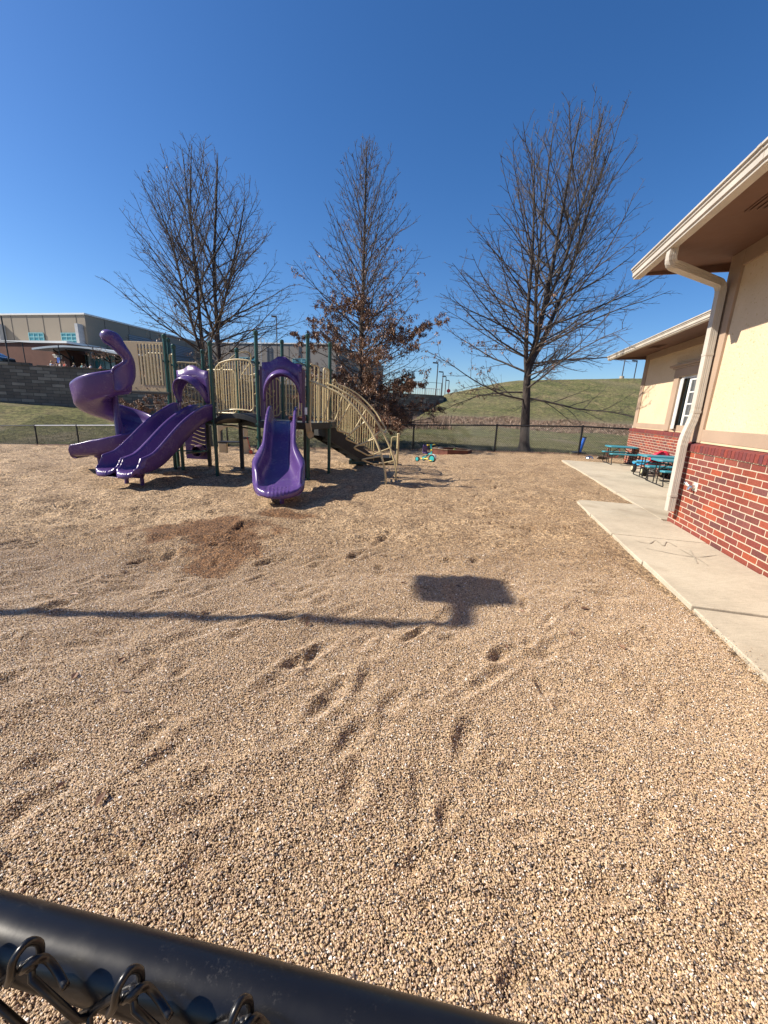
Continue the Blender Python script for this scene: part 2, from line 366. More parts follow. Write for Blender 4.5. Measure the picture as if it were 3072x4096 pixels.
# ------------------------------------------------------------------ ground
def vnoise(x, y, cell, seed):
    """smooth value noise"""
    g = np.random.default_rng(seed).random((257, 257)); u = x / cell; v = y / cell
    i = np.floor(u).astype(int); j = np.floor(v).astype(int); fu = sm(u - i); fv = sm(v - j); a = lambda p, q: g[p % 257, q % 257]
    return (a(i, j) * (1 - fu) + a(i + 1, j) * fu) * (1 - fv) + (a(i, j + 1) * (1 - fu) + a(i + 1, j + 1) * fu) * fv - .5
def gz(x, y): return -.055 * np.maximum(0, 7.5 - x) * sm((y - 11) / 7)
FENCE = [(14.5, 14.57), (11.3, 15.8), (8.09, 17.06), (4.87, 18.31), (1.25, 19.65), (-2.1, 20.45), (-5.4, 21.2), (-8.7, 21.96), (-12, 22.72), (-15.3, 23.48), (-18.6, 24.2), (-21.75, 24.92), (-25, 25.6), (-28.3, 26.3), (-31.5, 27)]
_fx = np.array([p[0] for p in FENCE][::-1]); _fy = np.array([p[1] for p in FENCE][::-1])
def fy(x): return np.interp(x, _fx, _fy)
def grid_mesh(name, X, Y, Zf, mt, attr=None):
    ny, nx = X.shape; vs = np.stack([X, Y, Zf], -1).reshape(-1, 3).astype(np.float32)
    idx = np.arange(nx * ny).reshape(ny, nx); q = np.stack([idx[:-1, :-1], idx[:-1, 1:], idx[1:, 1:], idx[1:, :-1]], -1).reshape(-1, 4)
    me = bpy.data.meshes.new(name); me.vertices.add(len(vs)); me.vertices.foreach_set('co', vs.ravel())
    me.loops.add(len(q) * 4); me.loops.foreach_set('vertex_index', q.ravel().astype(np.int32)); me.polygons.add(len(q))
    me.polygons.foreach_set('loop_start', np.arange(0, len(q) * 4, 4, dtype=np.int32)); me.update(calc_edges=True); me.validate()
    me.polygons.foreach_set('use_smooth', np.ones(len(q), bool))
    for k, a in (attr or {}).items():
        t = me.attributes.new(k, 'FLOAT', 'POINT'); t.data.foreach_set('value', a.reshape(-1).astype(np.float32))
    me.materials.append(mt); o = bpy.data.objects.new(name, me); COL.objects.link(o); return o

def relief(x, y):
    """raked and trodden gravel surface"""
    ca, sa = math.cos(.35), math.sin(.35); u = x * ca + y * sa; v = -x * sa + y * ca
    amp = (1 + 1.1 * sm((y - 3.4) / 2)) * (1 + .45 * sm((-.6 - x) / 1.2))
    h = vnoise(u * .55, v, .42, 1) * .032 * amp + vnoise(u * .6, v, .17, 2) * .024 * amp + vnoise(u * .7, v, .3, 7) * .02 * amp + vnoise(x, y, 1.7, 3) * .06 + vnoise(x, y, .09, 5) * .008
    return h
dents = []
rd = np.random.default_rng(11)
for _ in range(900):
    y = rd.uniform(.6, 13); x = rd.uniform(-1.05 * y - 1, min(.62 * y + .5, 1.6 + .22 * y) if y > 2 else 1.6)
    dents.append((x, y, rd.uniform(.05, .13), rd.uniform(.03, .055), rd.uniform(0, PI) if rd.random() < .4 else rd.normal(.7, .35), rd.uniform(.007, .019) * (1.45 if y > 3.6 else 1.1)))
dents += [(.45, 1.62, .12, .05, 1.2, .03), (-.25, 1.85, .16, .05, 1.1, .03), (-.1, 1.6, .12, .045, 1.1, .03), (.2, 1.3, .22, .04, 1.45, .014), (-.45, 2.2, .2, .05, .9, .03), (1.9, 5.2, .8, .05, -.25, .03), (-.0, 4.6, .4, .04, 1.2, .02), (.7, 2.1, .3, .04, .7, .022)]
def ground_h(X, Y):
    h = relief(X, Y)
    for (cx, cy, a, b, t, d) in dents:
        m = (np.abs(X - cx) < a * 3) & (np.abs(Y - cy) < a * 3)
        if not m.any(): continue
        dx = X[m] - cx; dy = Y[m] - cy; u = dx * math.cos(t) + dy * math.sin(t); v = -dx * math.sin(t) + dy * math.cos(t)
        e = (u / a) ** 2 + (v / b) ** 2; h[m] += -d * np.exp(-e) + d * .55 * np.exp(-((np.sqrt(e) - 1.5) / .5) ** 2)
    # settle towards the concrete edges
    off = X * NN.x + Y * NN.y; al = X * D.x + Y * D.y
    dist = np.where(al < 8.1, 1.85 - off, np.where(al < 15.6, 2.93 - off, 9)); k = sm(dist / .5)
    h = h * (.25 + .75 * k) - .012 * (1 - k) * (dist < 1)
    return h
def dampness(X, Y):
    d = np.zeros_like(X); wob = vnoise(X, Y, .25, 21) * .9 + vnoise(X, Y, .08, 22) * .5
    for cx, cy, a, b in DAMP: d = np.maximum(d, 1 - sm((np.sqrt(((X - cx) / a) ** 2 + ((Y - cy) / b) ** 2) + wob - .75) / .55))
    return d
DAMP = [(-2.25, 4.55, .7, .45), (-1.8, 4.3, .5, .75), (-1.9, 4.7, .5, .4), (-1.68, 3.75, .3, .42), (-1.42, 5.5, .42, .2)]
def gravel_sheet(name, x0, x1, y0, y1, step, sink=0, cut=None):
    xs = np.arange(x0, x1 + 1e-6, step); ys = np.arange(y0, y1 + 1e-6, step); X, Y = np.meshgrid(xs, ys)
    return X, Y
# one non-uniform sheet: dense in front of the camera, coarser towards the edges
def axis(parts):
    out = []
    for a, b, s in parts: out += list(np.arange(a, b - 1e-6, s))
    out.append(parts[-1][1]); return np.array(out)
xs = axis([(-34, -14, .5), (-14, -5, .07), (-5, 4.2, .028), (4.2, 7, .06), (7, 16, .25)]); ts = axis([(0, .12, .01), (.12, .4, .0018), (.4, .62, .0022), (.62, 1, .004)])
Xg = np.repeat(xs[None, :], len(ts), 0); yf = fy(Xg) + .25; Yg = -6 + (yf + 6) * ts[:, None]
hg = ground_h(Xg, Yg); fade = sm((19 - Yg) / 6) * .8 + .2
Zg = gz(Xg, Yg) + hg * fade
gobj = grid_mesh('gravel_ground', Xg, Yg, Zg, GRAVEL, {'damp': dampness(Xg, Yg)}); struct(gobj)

# loose pebbles close to the camera: one uncountable covering
def pebble_cover():
    xs = axis([(-5.6, 2.6, .03)]); ys = axis([(-.1, 5.9, .03)]); X, Y = np.meshgrid(xs, ys); H = gz(X, Y) + ground_h(X, Y) * 1.0 + .0042
    off = X * NN.x + Y * NN.y; wedge = np.clip(1 - sm((np.abs(X) - (1.02 * Y + .5)) / .3), 0, 1)
    dens = wedge * (1 - sm((Y - 2.6) / 2.2)) * np.where(off < 1.83, 1, np.where(off < 2.6, .02 * np.exp(-(off - 1.85) / .1), 0)); H = np.where(off > 1.84, .031, H); dens = dens * (1 - .92 * np.clip(dampness(X, Y) * 1.3, 0, 1) * (Y > 3.3))
    me_o = grid_mesh('gravel', X, Y, H, PEBBLE, {'dens': dens})
    ng = bpy.data.node_groups.new('pebbles', 'GeometryNodeTree'); ng.interface.new_socket('Geometry', in_out='INPUT', socket_type='NodeSocketGeometry'); ng.interface.new_socket('Geometry', in_out='OUTPUT', socket_type='NodeSocketGeometry')
    gi = ng.nodes.new('NodeGroupInput'); go = ng.nodes.new('NodeGroupOutput'); dp = ng.nodes.new('GeometryNodeDistributePointsOnFaces'); dp.distribute_method = 'RANDOM'
    na = ng.nodes.new('GeometryNodeInputNamedAttribute'); na.data_type = 'FLOAT'; na.inputs[0].default_value = 'dens'
    mu = ng.nodes.new('ShaderNodeMath'); mu.operation = 'MULTIPLY'; mu.inputs[1].default_value = 36000; ng.links.new(na.outputs[0], mu.inputs[0])
    ng.links.new(gi.outputs[0], dp.inputs['Mesh']); ng.links.new(mu.outputs[0], dp.inputs['Density']); dp.inputs['Seed'].default_value = 3
    ip = ng.nodes.new('GeometryNodeInstanceOnPoints'); ng.links.new(dp.outputs['Points'], ip.inputs['Points'])
    ico = ng.nodes.new('GeometryNodeMeshIcoSphere'); ico.inputs['Radius'].default_value = .0031; ico.inputs['Subdivisions'].default_value = 2
    sp = ng.nodes.new('GeometryNodeSetPosition'); nz = ng.nodes.new('ShaderNodeTexNoise'); nz.inputs['Scale'].default_value = 230; nz.inputs['Detail'].default_value = 0
    vs = ng.nodes.new('ShaderNodeVectorMath'); vs.operation = 'SUBTRACT'; vs.inputs[1].default_value = (.5, .5, .5); ng.links.new(nz.outputs['Color'], vs.inputs[0])
    vk = ng.nodes.new('ShaderNodeVectorMath'); vk.operation = 'SCALE'; vk.inputs['Scale'].default_value = .0034; ng.links.new(vs.outputs[0], vk.inputs[0])
    ng.links.new(ico.outputs[0], sp.inputs[0]); ng.links.new(vk.outputs[0], sp.inputs['Offset'])
    ss = ng.nodes.new('GeometryNodeSetShadeSmooth'); ng.links.new(sp.outputs[0], ss.inputs[0])
    sma = ng.nodes.new('GeometryNodeSetMaterial'); sma.inputs['Material'].default_value = PEBBLE; ng.links.new(ss.outputs[0], sma.inputs[0])
    ng.links.new(sma.outputs[0], ip.inputs['Instance'])
    rv = ng.nodes.new('FunctionNodeRandomValue'); rv.data_type = 'FLOAT_VECTOR'; rv.inputs[0].default_value = (-.5, -.5, -3.15); rv.inputs[1].default_value = (.5, .5, 3.15)
    ng.links.new(rv.outputs[0], ip.inputs['Rotation'])
    rs = ng.nodes.new('FunctionNodeRandomValue'); rs.data_type = 'FLOAT_VECTOR'; rs.inputs[0].default_value = (.75, .6, .5); rs.inputs[1].default_value = (1.5, 1.1, .95); rs.inputs['Seed'].default_value = 9
    # now and then a larger stone
    rb = ng.nodes.new('FunctionNodeRandomValue'); rb.data_type = 'FLOAT'; rb.inputs[2].default_value = 0; rb.inputs[3].default_value = 1; rb.inputs['Seed'].default_value = 17
    pw = ng.nodes.new('ShaderNodeMath'); pw.operation = 'POWER'; pw.inputs[1].default_value = 14; ng.links.new(rb.outputs[1], pw.inputs[0])
    ma = ng.nodes.new('ShaderNodeMath'); ma.operation = 'MULTIPLY_ADD'; ma.inputs[1].default_value = .9; ma.inputs[2].default_value = .9; ng.links.new(pw.outputs[0], ma.inputs[0])
    sc = ng.nodes.new('ShaderNodeVectorMath'); sc.operation = 'SCALE'; ng.links.new(rs.outputs[0], sc.inputs[0]); ng.links.new(ma.outputs[0], sc.inputs['Scale'])
    ng.links.new(sc.outputs[0], ip.inputs['Scale'])
    st = ng.nodes.new('GeometryNodeStoreNamedAttribute'); st.data_type = 'FLOAT'; st.domain = 'INSTANCE'; st.inputs['Name'].default_value = 'tint'
    rt = ng.nodes.new('FunctionNodeRandomValue'); rt.data_type = 'FLOAT'; rt.inputs[2].default_value = 0; rt.inputs[3].default_value = 1; rt.inputs['Seed'].default_value = 31
    ng.links.new(ip.outputs[0], st.inputs['Geometry']); ng.links.new(rt.outputs[1], st.inputs['Value'])
    ng.links.new(st.outputs[0], go.inputs[0])
    md = me_o.modifiers.new('pebbles', 'NODES'); md.node_group = ng
    struct(me_o, 'stuff', 'loose tan pea gravel pebbles covering the playground floor', 'gravel')
pebble_cover()

# grass land, basin, hill
def crest(x): return np.interp(x, [-10, 9, 10, 15.7, 21.2, 24.7, 51, 110, 400], [4.1, 4.2, 4.5, 5.9, 7.3, 7.9, 9.5, 11, 11])
WALL = [(-62, 36.4), (-54, 37.4), (-46, 38.35), (-40, 39.1), (-36.7, 39.5), (-33.7, 40), (-30, 40.5), (-28.2, 41.2), (-25.8, 43.4), (-9, 61), (-5.5, 64.6), (-3, 66.6), (0, 67.7), (5, 68.6), (9.2, 70.4)]
_wx = np.array([p[0] for p in WALL]); _wy = np.array([p[1] for p in WALL])
def terrain(x, y):
    f = fy(x); zf = gz(x, f) - .03; wy = np.interp(x, _wx, _wy)
    zb = np.interp(x, [-60, -38, -29.5, -25.6, 8.6], [.9, .5, .25, -.4, -1.2])
    u = sm((y - f) / np.maximum(wy - f, 4)); basin = zf + (zb - zf) * u
    flat = zf + (-.45 - zf) * sm((y - f) / 10)
    hill = np.where(y < 57, flat + (1.3 - flat) * np.clip((y - 43) / 14, 0, 1) ** 1.4, 1.3 + (crest(x) - 1.3) * np.clip((y - 57) / 24, 0, 1) ** .9)
    k = sm((x - (-1) - (y - 50) * .12) / 8.5); z = basin * (1 - k) + hill * k
    z = z + np.where(y > f + .3, vnoise(x, y, 2.5, 41) * .12 * sm((y - f) / 6) + vnoise(x, y, .8, 42) * .05, 0)
    inside = y < f + .12
    return np.where(inside, gz(x, y) - .16, z), k
tx = axis([(-500, -80, 30), (-80, -34, 2), (-34, 60, .6), (60, 120, 4), (120, 520, 40)])
ty = axis([(-300, -8, 30), (-8, 12, 2), (12, 34, .35), (34, 100, .7), (100, 200, 8), (200, 900, 70)])
TX, TY = np.meshgrid(tx, ty); TZ, TK = terrain(TX, TY)
dryband = np.exp(-((TY - 51.5) / 4.2) ** 2) * TK * 1.1 * (TX > -2)
dry2 = .55 * (vnoise(TX, TY, 3.5, 51) > .18) * (TY < 40)
struct(grid_mesh('grass_field', TX, TY, TZ, GRASS, {'dry': np.clip(dryband + dry2 + .25 * sm((TY - 56) / 20) * (vnoise(TX, TY, 5, 53) > .2), 0, 1)}))

def blades(name, n, xr, yr, hgt, mt, wdt=.012, cond=None, seed=1, lean=.5):
    r_ = np.random.default_rng(seed); x = r_.uniform(*xr, n); y = r_.uniform(*yr, n)
    if cond is not None: k = cond(x, y); x = x[k]; y = y[k]
    z = terrain(x, y)[0]; n = len(x); a = r_.uniform(0, 2 * PI, n); h = hgt * r_.uniform(.5, 1.3, n); w_ = wdt * r_.uniform(.6, 1.3, n)
    dx = np.cos(a) * w_; dy = np.sin(a) * w_; lx = r_.normal(0, lean, n) * h; ly = r_.normal(0, lean, n) * h
    V = np.empty((n, 3, 3), np.float32); V[:, 0] = np.stack([x - dx, y - dy, z - .02], -1); V[:, 1] = np.stack([x + dx, y + dy, z - .02], -1); V[:, 2] = np.stack([x + lx, y + ly, z + h], -1)
    return trimesh(name, V, mt)
def trimesh(name, V, mt, parent=None):
    n = len(V); me = bpy.data.meshes.new(name); me.vertices.add(n * 3); me.vertices.foreach_set('co', V.astype(np.float32).ravel()); me.loops.add(n * 3)
    me.loops.foreach_set('vertex_index', np.arange(n * 3, dtype=np.int32)); me.polygons.add(n); me.polygons.foreach_set('loop_start', np.arange(0, n * 3, 3, dtype=np.int32)); me.update(calc_edges=True)
    me.materials.append(mt); o = bpy.data.objects.new(name, me); COL.objects.link(o)
    if parent: o.parent = parent
    return o
outside = lambda x, y: (y > fy(x) + .2)
struct(blades('grass', 150000, (-30, 14), (15, 36), .055, GRASSBL, .016, outside, 5), 'stuff', 'short winter grass growing behind the black fence', 'grass')
struct(blades('dead_grass', 42000, (0, 60), (45, 59), .2, DRYBL, .05, lambda x, y: np.abs(y - 51.5 - vnoise(x, y, 4, 61) * 5) < 3.6, 6, .7), 'stuff', 'matted dead grass at the foot of the green hill', 'dead grass')
struct(blades('reed_grass', 1500, (-3, 7), (44, 50), 1.25, DRYBL, .03, None, 8, .25), 'stuff', 'tall dry reeds in front of the block retaining wall', 'reeds')

def leaf_litter(n=5200, seed=3):
    r_ = np.random.default_rng(seed); x = r_.uniform(-22, 11, n); f = fy(x); y = f + r_.normal(-.15, .28, n); z = np.where(y < f + .2, gz(x, y) + .015, terrain(x, y)[0] + .02)
    k = (x * NN.x + y * NN.y < 4.9) | (y > 16); x, y, z = x[k], y[k], z[k]; n = len(x)
    V = np.empty((n, 3, 3)); s = r_.uniform(.02, .05, n); a = r_.uniform(0, 6.28, n)
    for i in range(3): V[:, i] = np.stack([x + s * np.cos(a + 2.1 * i), y + s * np.sin(a + 2.1 * i), z + r_.uniform(0, .035, n)], -1)
    struct(trimesh('fallen_leaves', V, DEADLEAF), 'stuff', 'brown fallen leaves lying along the foot of the far fence', 'leaves')
leaf_litter()

# patio and walk
def slabs():
    m = MB(); g_ = .011
    for a0, a1 in ((15.55, 12.4), (12.4, 9.3), (9.3, 7.03)):      # patio bays
        m.box(2.93, 5.3, a1 + g_, a0 - g_, -.2, .022, FR)
    m2 = m.build('pavement', CONC, None, bevel=.006); struct(m2)
    m = MB(); js = [8.1, 6.88, 5.78, 4.7, 3.6, 2.5, 1.4, .3, -.8, -1.9, -3]
    for i in range(len(js) - 1):
        a1, a0 = js[i] - g_, js[i + 1] + g_
        if i == 0:
            poly = [B(1.85, a0, 0), B(2.915, a0, 0), B(2.915, a1, 0), B(2.06, a1, 0), B(1.93, a1 - .05, 0), B(1.86, a1 - .2, 0)]
            m.prism(poly, -.2, .024)
        else: m.box(1.85 + .008 * i, 2.99, a0, a1, -.2, .024 + .003 * (i % 2) + (.01 if i == 3 else 0), FR)
    struct(m.build('footpath', CONC, None, bevel=.008))
slabs()

def scribbles():
    Ls = [[[3.631, 4.666], [3.605, 4.335], [3.564, 4.128]], [[3.734, 4.621], [3.588, 4.355], [3.482, 4.171]], [[3.202, 4.633], [3.446, 4.449], [3.649, 4.393], [3.943, 4.491]], [[3.244, 4.931], [3.357, 4.826], [3.537, 4.973], [3.499, 4.761], [3.659, 4.934], [3.653, 4.746]]]
    m = MB()
    for q, Lq in enumerate(Ls):
        C = catmull([(p[0], p[1], .0305 + .0006 * q) for p in Lq], 10); wd = [.003 + .0045 * abs(math.sin(i * .37 + q)) for i in range(len(C))]; a = []; b_ = []
        for i, p in enumerate(C):
            tg = (C[min(i + 1, len(C) - 1)] - C[max(i - 1, 0)]).normalized(); n_ = Vector((-tg.y, tg.x, 0)); a.append(p + n_ * wd[i]); b_.append(p - n_ * wd[i])
        m.loft([[x_, y_] for x_, y_ in zip(a, b_)], False)
    struct(m.build('pavement_marks', mat('charcoal_mark', (.36, .32, .25), .9, .2, 40), None))
scribbles()

def debris():
    r_ = np.random.default_rng(12); n = 70; y = 1.2 + 12 * r_.random(n) ** 1.3; x = r_.uniform(-1, .75, n) * y; off = x * NN.x + y * NN.y; k = off < 2.5; x, y = x[k], y[k]; n = len(x)
    z = gz(x, y) + relief(x, y) + .014; a = r_.uniform(0, 6.28, n); s = r_.uniform(.008, .028, n); V = np.empty((n * 2, 3, 3)); c, d = np.cos(a), np.sin(a)
    P = lambda u, v, h: np.stack([x + s * (c * u - d * v), y + s * (d * u + c * v), z + h], -1)
    V[:n] = np.stack([P(-1.4, 0, .0), P(0, -.6, .006), P(1.4, 0, .002)], 1); V[n:] = np.stack([P(-1.4, 0, .0), P(1.4, 0, .002), P(0, .6, .01)], 1)
    struct(trimesh('leaf_debris', V, DEADLEAF), 'stuff', 'scattered bits of dry leaf and bark lying on the gravel', 'leaf debris')
debris()

# ------------------------------------------------------------------ the near building
def near_building():
    base = B(3.1, 7, 0)
    b = thing('nursery_building', 'single storey building with red brick base, yellow stucco walls and deep brown eaves', 'building', (base.x, base.y, 0))
    H0 = 1.117
    bw = brick('red_brick_wall', NN * 0 + D, None); bo = brick('red_brick_return', NN, None)
    MB().box(3.003, 3.2, -4, 7.0, -.2, H0, FR).build('brick_wall', bw, b)
    MB().box(5.24, 5.44, 7.0, 16.5, -.2, H0, FR).build('brick_wall', bw, b)
    MB().box(3.2, 5.44, 6.8, 6.995, -.2, H0, FR).build('brick_wall', bo, b)
    MB().box(5.44, 11, 16.3, 16.495, -.2, H0, FR).build('brick_wall', bo, b)
    # rowlock course: bricks on edge with a sloping top
    rowm, nt, p = new_mat('rowlock_brick'); geo = nt.nodes.new('ShaderNodeNewGeometry')
    r = ramp(nt, geo.outputs['Random Per Island'], [(0, (.11, .03, .035)), (.3, (.17, .032, .028)), (.6, (.14, .035, .035)), (1, (.23, .04, .025))])
    nz = noise(nt, geo.outputs['Position'], 30, 5); vr = ramp(nt, nz.outputs['Fac'], [(.3, (.75, .75, .75)), (.7, (1.2, 1.2, 1.2))])
    L(nt, mix(nt, r.outputs[0], vr.outputs[0], 1, 'MULTIPLY'), p.inputs['Base Color']); p.inputs['Roughness'].default_value = .85; L(nt, bump(nt, nz.outputs['Fac'], .5, .003), p.inputs['Normal'])
    MORT = mat('mortar', (.64, .5, .34), .9, .15, 20)
    for off, a0, a1, dep in ((3.003, -1.2, 7.0, .1), (5.24, 7.2, 16.5, .12)):
        m = MB(); mm = MB(); n = int((a1 - a0) / .0735); st = (a1 - a0) / n
        for i in range(n):
            q0, q1 = a0 + i * st + .005, a0 + (i + 1) * st - .005; f = off - .022 + random.uniform(-.0015, .0015)
            sec = lambda q: [B(f, q, H0 + .006), B(off + dep, q, H0 + .006), B(off + dep, q, H0 + .138), B(f, q, H0 + .104)]
            m.loft([sec(q0), sec(q1)])
        mm.loft([[B(off - .012, q, H0 - .001), B(off + dep - .002, q, H0 - .001), B(off + dep - .002, q, H0 + .13), B(off - .012, q, H0 + .097)] for q in (a0 + .002, a1 - .003)])
        m.build('sill_course', rowm, b, bevel=.003); mm.build('mortar_bed', MORT, b)
    # stucco walls
    ZT = 3.74
    MB().box(3.085, 3.3, -4, 6.93, H0 + .1, ZT, FR).build('stucco_wall', STUCCO, b)
    m = MB(); m.box(3.3, 5.34, 6.7, 6.93, H0 + .1, ZT, FR).build('stucco_wall', STUCCO, b)
    wx0, wx1, wz0, wz1 = 10.6, 13.5, 1.262, 2.76
    m = MB(); o0, o1 = 5.34, 5.5
    m.box(o0, o1, 6.931, wx0, H0 + .1, ZT, FR); m.box(o0, o1, wx1, 16.42, H0 + .1, ZT, FR); m.box(o0, o1, wx0, wx1, wz1, ZT, FR); m.box(o0, o1, wx0, wx1, H0 + .1, wz0, FR)
    m.build('stucco_wall', STUCCO, b); MB().box(5.5, 11, 16.3, 16.42, H0 + .1, ZT, FR).build('stucco_wall', STUCCO, b)
    # trim bands, 3 cm proud
    for off, a1, low in ((3.055, 6.96, -1.5), (5.31, 16.45, 7.2)):
        MB().box(off, off + .05, low, a1, 1.278, 1.44, FR).build('base_trim', TRIM, b, bevel=.006)
        MB().box(off + .005, off + .05, low, a1, 3.52, ZT - .002, FR).build('frieze_trim', TRIM, b, bevel=.006)
        MB().box(off - .006, off + .055, a1 - .27, a1 + .02, 1.252, 3.715, FR).build('corner_trim', TRIM, b, bevel=.006)
        MB().box(off + .004, off + .06, low, a1 - .28, 1.252, 1.2775, FR).build('flashing', mat('cream_flashing', (.62, .5, .32), .5), b)
    # window casing, head and cornice
    MB().box(5.275, 5.35, 13.5, 13.8, 1.263, 2.761, FR).build('window_trim', TRIM, b, bevel=.006)
    MB().box(5.275, 5.35, 10.3, 10.6, 1.263, 2.761, FR).build('window_trim', TRIM, b, bevel=.006)
    MB().box(5.27, 5.355, 10.28, 13.82, 2.762, 2.99, FR).build('window_header', TRIM, b, bevel=.006)
    MB().box(5.24, 5.345, 10.15, 13.93, 2.991, 3.04, FR).build('window_cornice', TRIM, b, bevel=.008)
    MB().box(5.19, 5.345, 10.05, 14.04, 3.041, 3.1, FR).build('window_cornice', TRIM, b, bevel=.01)
    wn = MB().box(5.35, 5.42, wx1 - .06, wx1, wz0, wz1, FR).box(5.35, 5.42, wx0, wx0 + .06, wz0, wz1, FR).box(5.35, 5.42, wx0 + .06, wx1 - .06, wz1 - .06, wz1, FR).box(5.33, 5.42, wx0 + .06, wx1 - .06, wz0, wz0 + .06, FR).box(5.351, 5.42, 12.94, 12.98, wz0 + .06, wz1 - .06, FR).build('window', WHITE, b, bevel=.004)
    def sash(fr, wd, name, t=.06):
        m = MB(); z0, z1 = wz0 + .07, wz1 - .07
        for a in ((0, t), (wd - t, wd)): m.box(-.02, .02, a[0], a[1], z0, z1, fr)
        m.box(-.019, .019, t, wd - t, z0, z0 + t + .02, fr); m.box(-.019, .019, t, wd - t, z1 - t, z1, fr)
        m.box(-.014, .014, wd / 2 - .016, wd / 2 + .016, z0 + t + .02, z1 - t, fr)
        for k in (1, 2, 3): zz = lerp(z0 + t, z1 - t, k / 4); m.box(-.0135, .0135, t, wd - t, zz - .016, zz + .016, fr)
        m.build(name, WHITE, wn, bevel=.003)
        MB().box(-.004, .004, t - .01, wd - t + .01, z0 + t, z1 - t + .01, fr).build('glass_pane', DKGLASS, wn)
    sash((B(5.37, 12.03, 0), NN, D), .9, 'sash'); sash((B(5.37, 11.35, 0), NN, D), .66, 'sash'); sash((B(5.37, 10.67, 0), NN, D), .66, 'sash')
    th = R(16); V = (D * -math.cos(th) - NN * math.sin(th)); sash((B(5.33, 13.44, 0), NN * math.cos(th) - D * math.sin(th), V), .4, 'open_sash', .12)
    MB().box(5.7, 5.72, 10, 13.9, .8, 3.4, FR).build('dark_interior', mat('room_interior', (.05, .035, .025), .9), b)
    # eaves: soffit, gutters, roof
    for off, a0, a1, nm in ((3.0, -4, 7.36, 'near'), (5.24, 7.37, 16.95, 'far')):
        oo = off - .88
        MB().slab([B(oo, a0, 3.63), B(off + 2.2, a0, 3.91), B(off + 2.2, a1 - .09, 3.91), B(oo, a1 - .09, 3.63)], Z * .03).build('soffit', SOFFIT, b)
        MB().box(oo - .03, oo - .001, a0, a1, 3.6, 3.7, FR).build('fascia', SOFFIT, b); MB().slab([B(oo, a1 - .0895, 3.6), B(off + 2.2, a1 - .0895, 3.66), B(off + 2.2, a1 - .0895, 4.1), B(oo, a1 - .0895, 3.7)], D * .03).build('fascia', SOFFIT, b)
        # K-style gutter profile extruded along the eave
        pr = [(-.031, 3.6), (-.115, 3.6), (-.118, 3.624), (-.135, 3.638), (-.137, 3.712), (-.15, 3.722), (-.153, 3.752), (-.17, 3.758), (-.17, 3.785), (-.158, 3.785), (-.158, 3.768), (-.14, 3.762), (-.138, 3.73), (-.124, 3.718), (-.122, 3.642), (-.106, 3.63), (-.102, 3.606), (-.031, 3.606)]
        pr = [(u, 3.575 + (z - 3.6) * .76) for u, z in pr]
        MB().loft([[B(oo + u * 1.05, q, z) for u, z in pr] for q in (a0, a1 + .02)]).build('gutter', GUTTER, b)
        for q in ((4.4, .6) if nm == 'near' else (12.2,)): MB().loft([[B(oo + u * 1.07 - .001, q_, z - .0012) for u, z in pr[:9]] + [B(oo - .031, q_, 3.7)] for q_ in (q, q + .05)]).build('gutter_joint', GUTTER, b)
        MB().slab([B(oo + u * 1.05, a1 + .021, z) for u, z in pr[:9]] + [B(oo - .031, a1 + .021, 3.712)], D * .004).build('gutter_end_cap', GUTTER, b)
        MB().slab([B(oo - .1, a0, 3.7), B(oo - .1, a1 + .03, 3.7), B(oo + 3.4, a1 - 2.6, 5.1), B(oo + 3.4, a0, 5.1)], (0, 0, .02)).slab([B(oo - .08, a1 + .03, 3.703), B(oo + 6, a1 + .03, 3.703), B(oo + 3.42, a1 - 2.58, 5.1)], (0, 0, .04)).build('roof', ROOFM, b)
        for q in ((5.15, 2.4) if nm == 'near' else (14.2,)):
            m = MB(); vz = lambda d_: 3.63 + (d_ + .88) * .0909 - .003; m.slab([B(off - .6, q - .32, vz(-.6)), B(off - .28, q - .32, vz(-.28)), B(off - .28, q + .32, vz(-.28)), B(off - .6, q + .32, vz(-.6))], Z * -.008)
            for k in range(5): m.obb(B(off - .56 + .06 * k, q, vz(-.56 + .06 * k) - .016), D * .27, NN * .018 + Z * .006, Z * .002)
            m.build('soffit_vent', SOFFIT, b)
    # corrugated rectangular downspouts
    prof = []
    wv, dv = 1.0, .78
    for k in range(4): u = -1 + k * .5; prof += [(dv, u * wv * .85 - .09), (dv - .09, u * wv * .85 + .0), (dv, u * wv * .85 + .09)] if k in (1, 2, 3) else [(dv, u * wv)]
    prof += [(dv, wv), (.3, wv + .0), (.22, wv - .1), (.14, wv), (-.1, wv), (-.18, wv - .1), (-.26, wv), (-dv, wv), (-dv, -wv), (-.26, -wv), (-.18, -wv + .1), (-.1, -wv), (.14, -wv), (.22, -wv + .1), (.3, -wv)]
    def downspout(pts, r, k=8):
        P = rounded(pts, .13, k); m = MB(); secs = []
        for i, p in enumerate(P):
            t = (P[min(i + 1, len(P) - 1)] - P[max(i - 1, 0)]).normalized(); side = (D - t * D.dot(t)).normalized(); fr = t.cross(side)
            if fr.dot(NN) > 0: fr = -fr
            rr = r * (1 + (.035 * (i % 2) if 0 < i < len(P) - 1 else 0))
            secs.append([p + fr * u * rr + side * v * rr for u, v in prof])
        return m.loft(secs)
    def strap(m, c, h=.035, s=.052):
        m.box(-s * .86, s * .86, -s * 1.08, s * 1.08, -h / 2, h / 2, (c, NN, D))
    m = downspout([B(2.06, 6.2, 3.6), B(2.06, 6.22, 3.42), B(2.975, 6.91, 3.36), B(2.975, 6.83, 1.62), B(2.89, 6.8, 1.3), B(2.89, 6.74, .22)], .056)
    strap(m, B(2.975, 6.868, 2.46), s=.056); strap(m, B(2.975, 6.832, 1.68), s=.056); strap(m, B(2.89, 6.75, .46), s=.056)
    m.build('downspout', GUTTER, b)
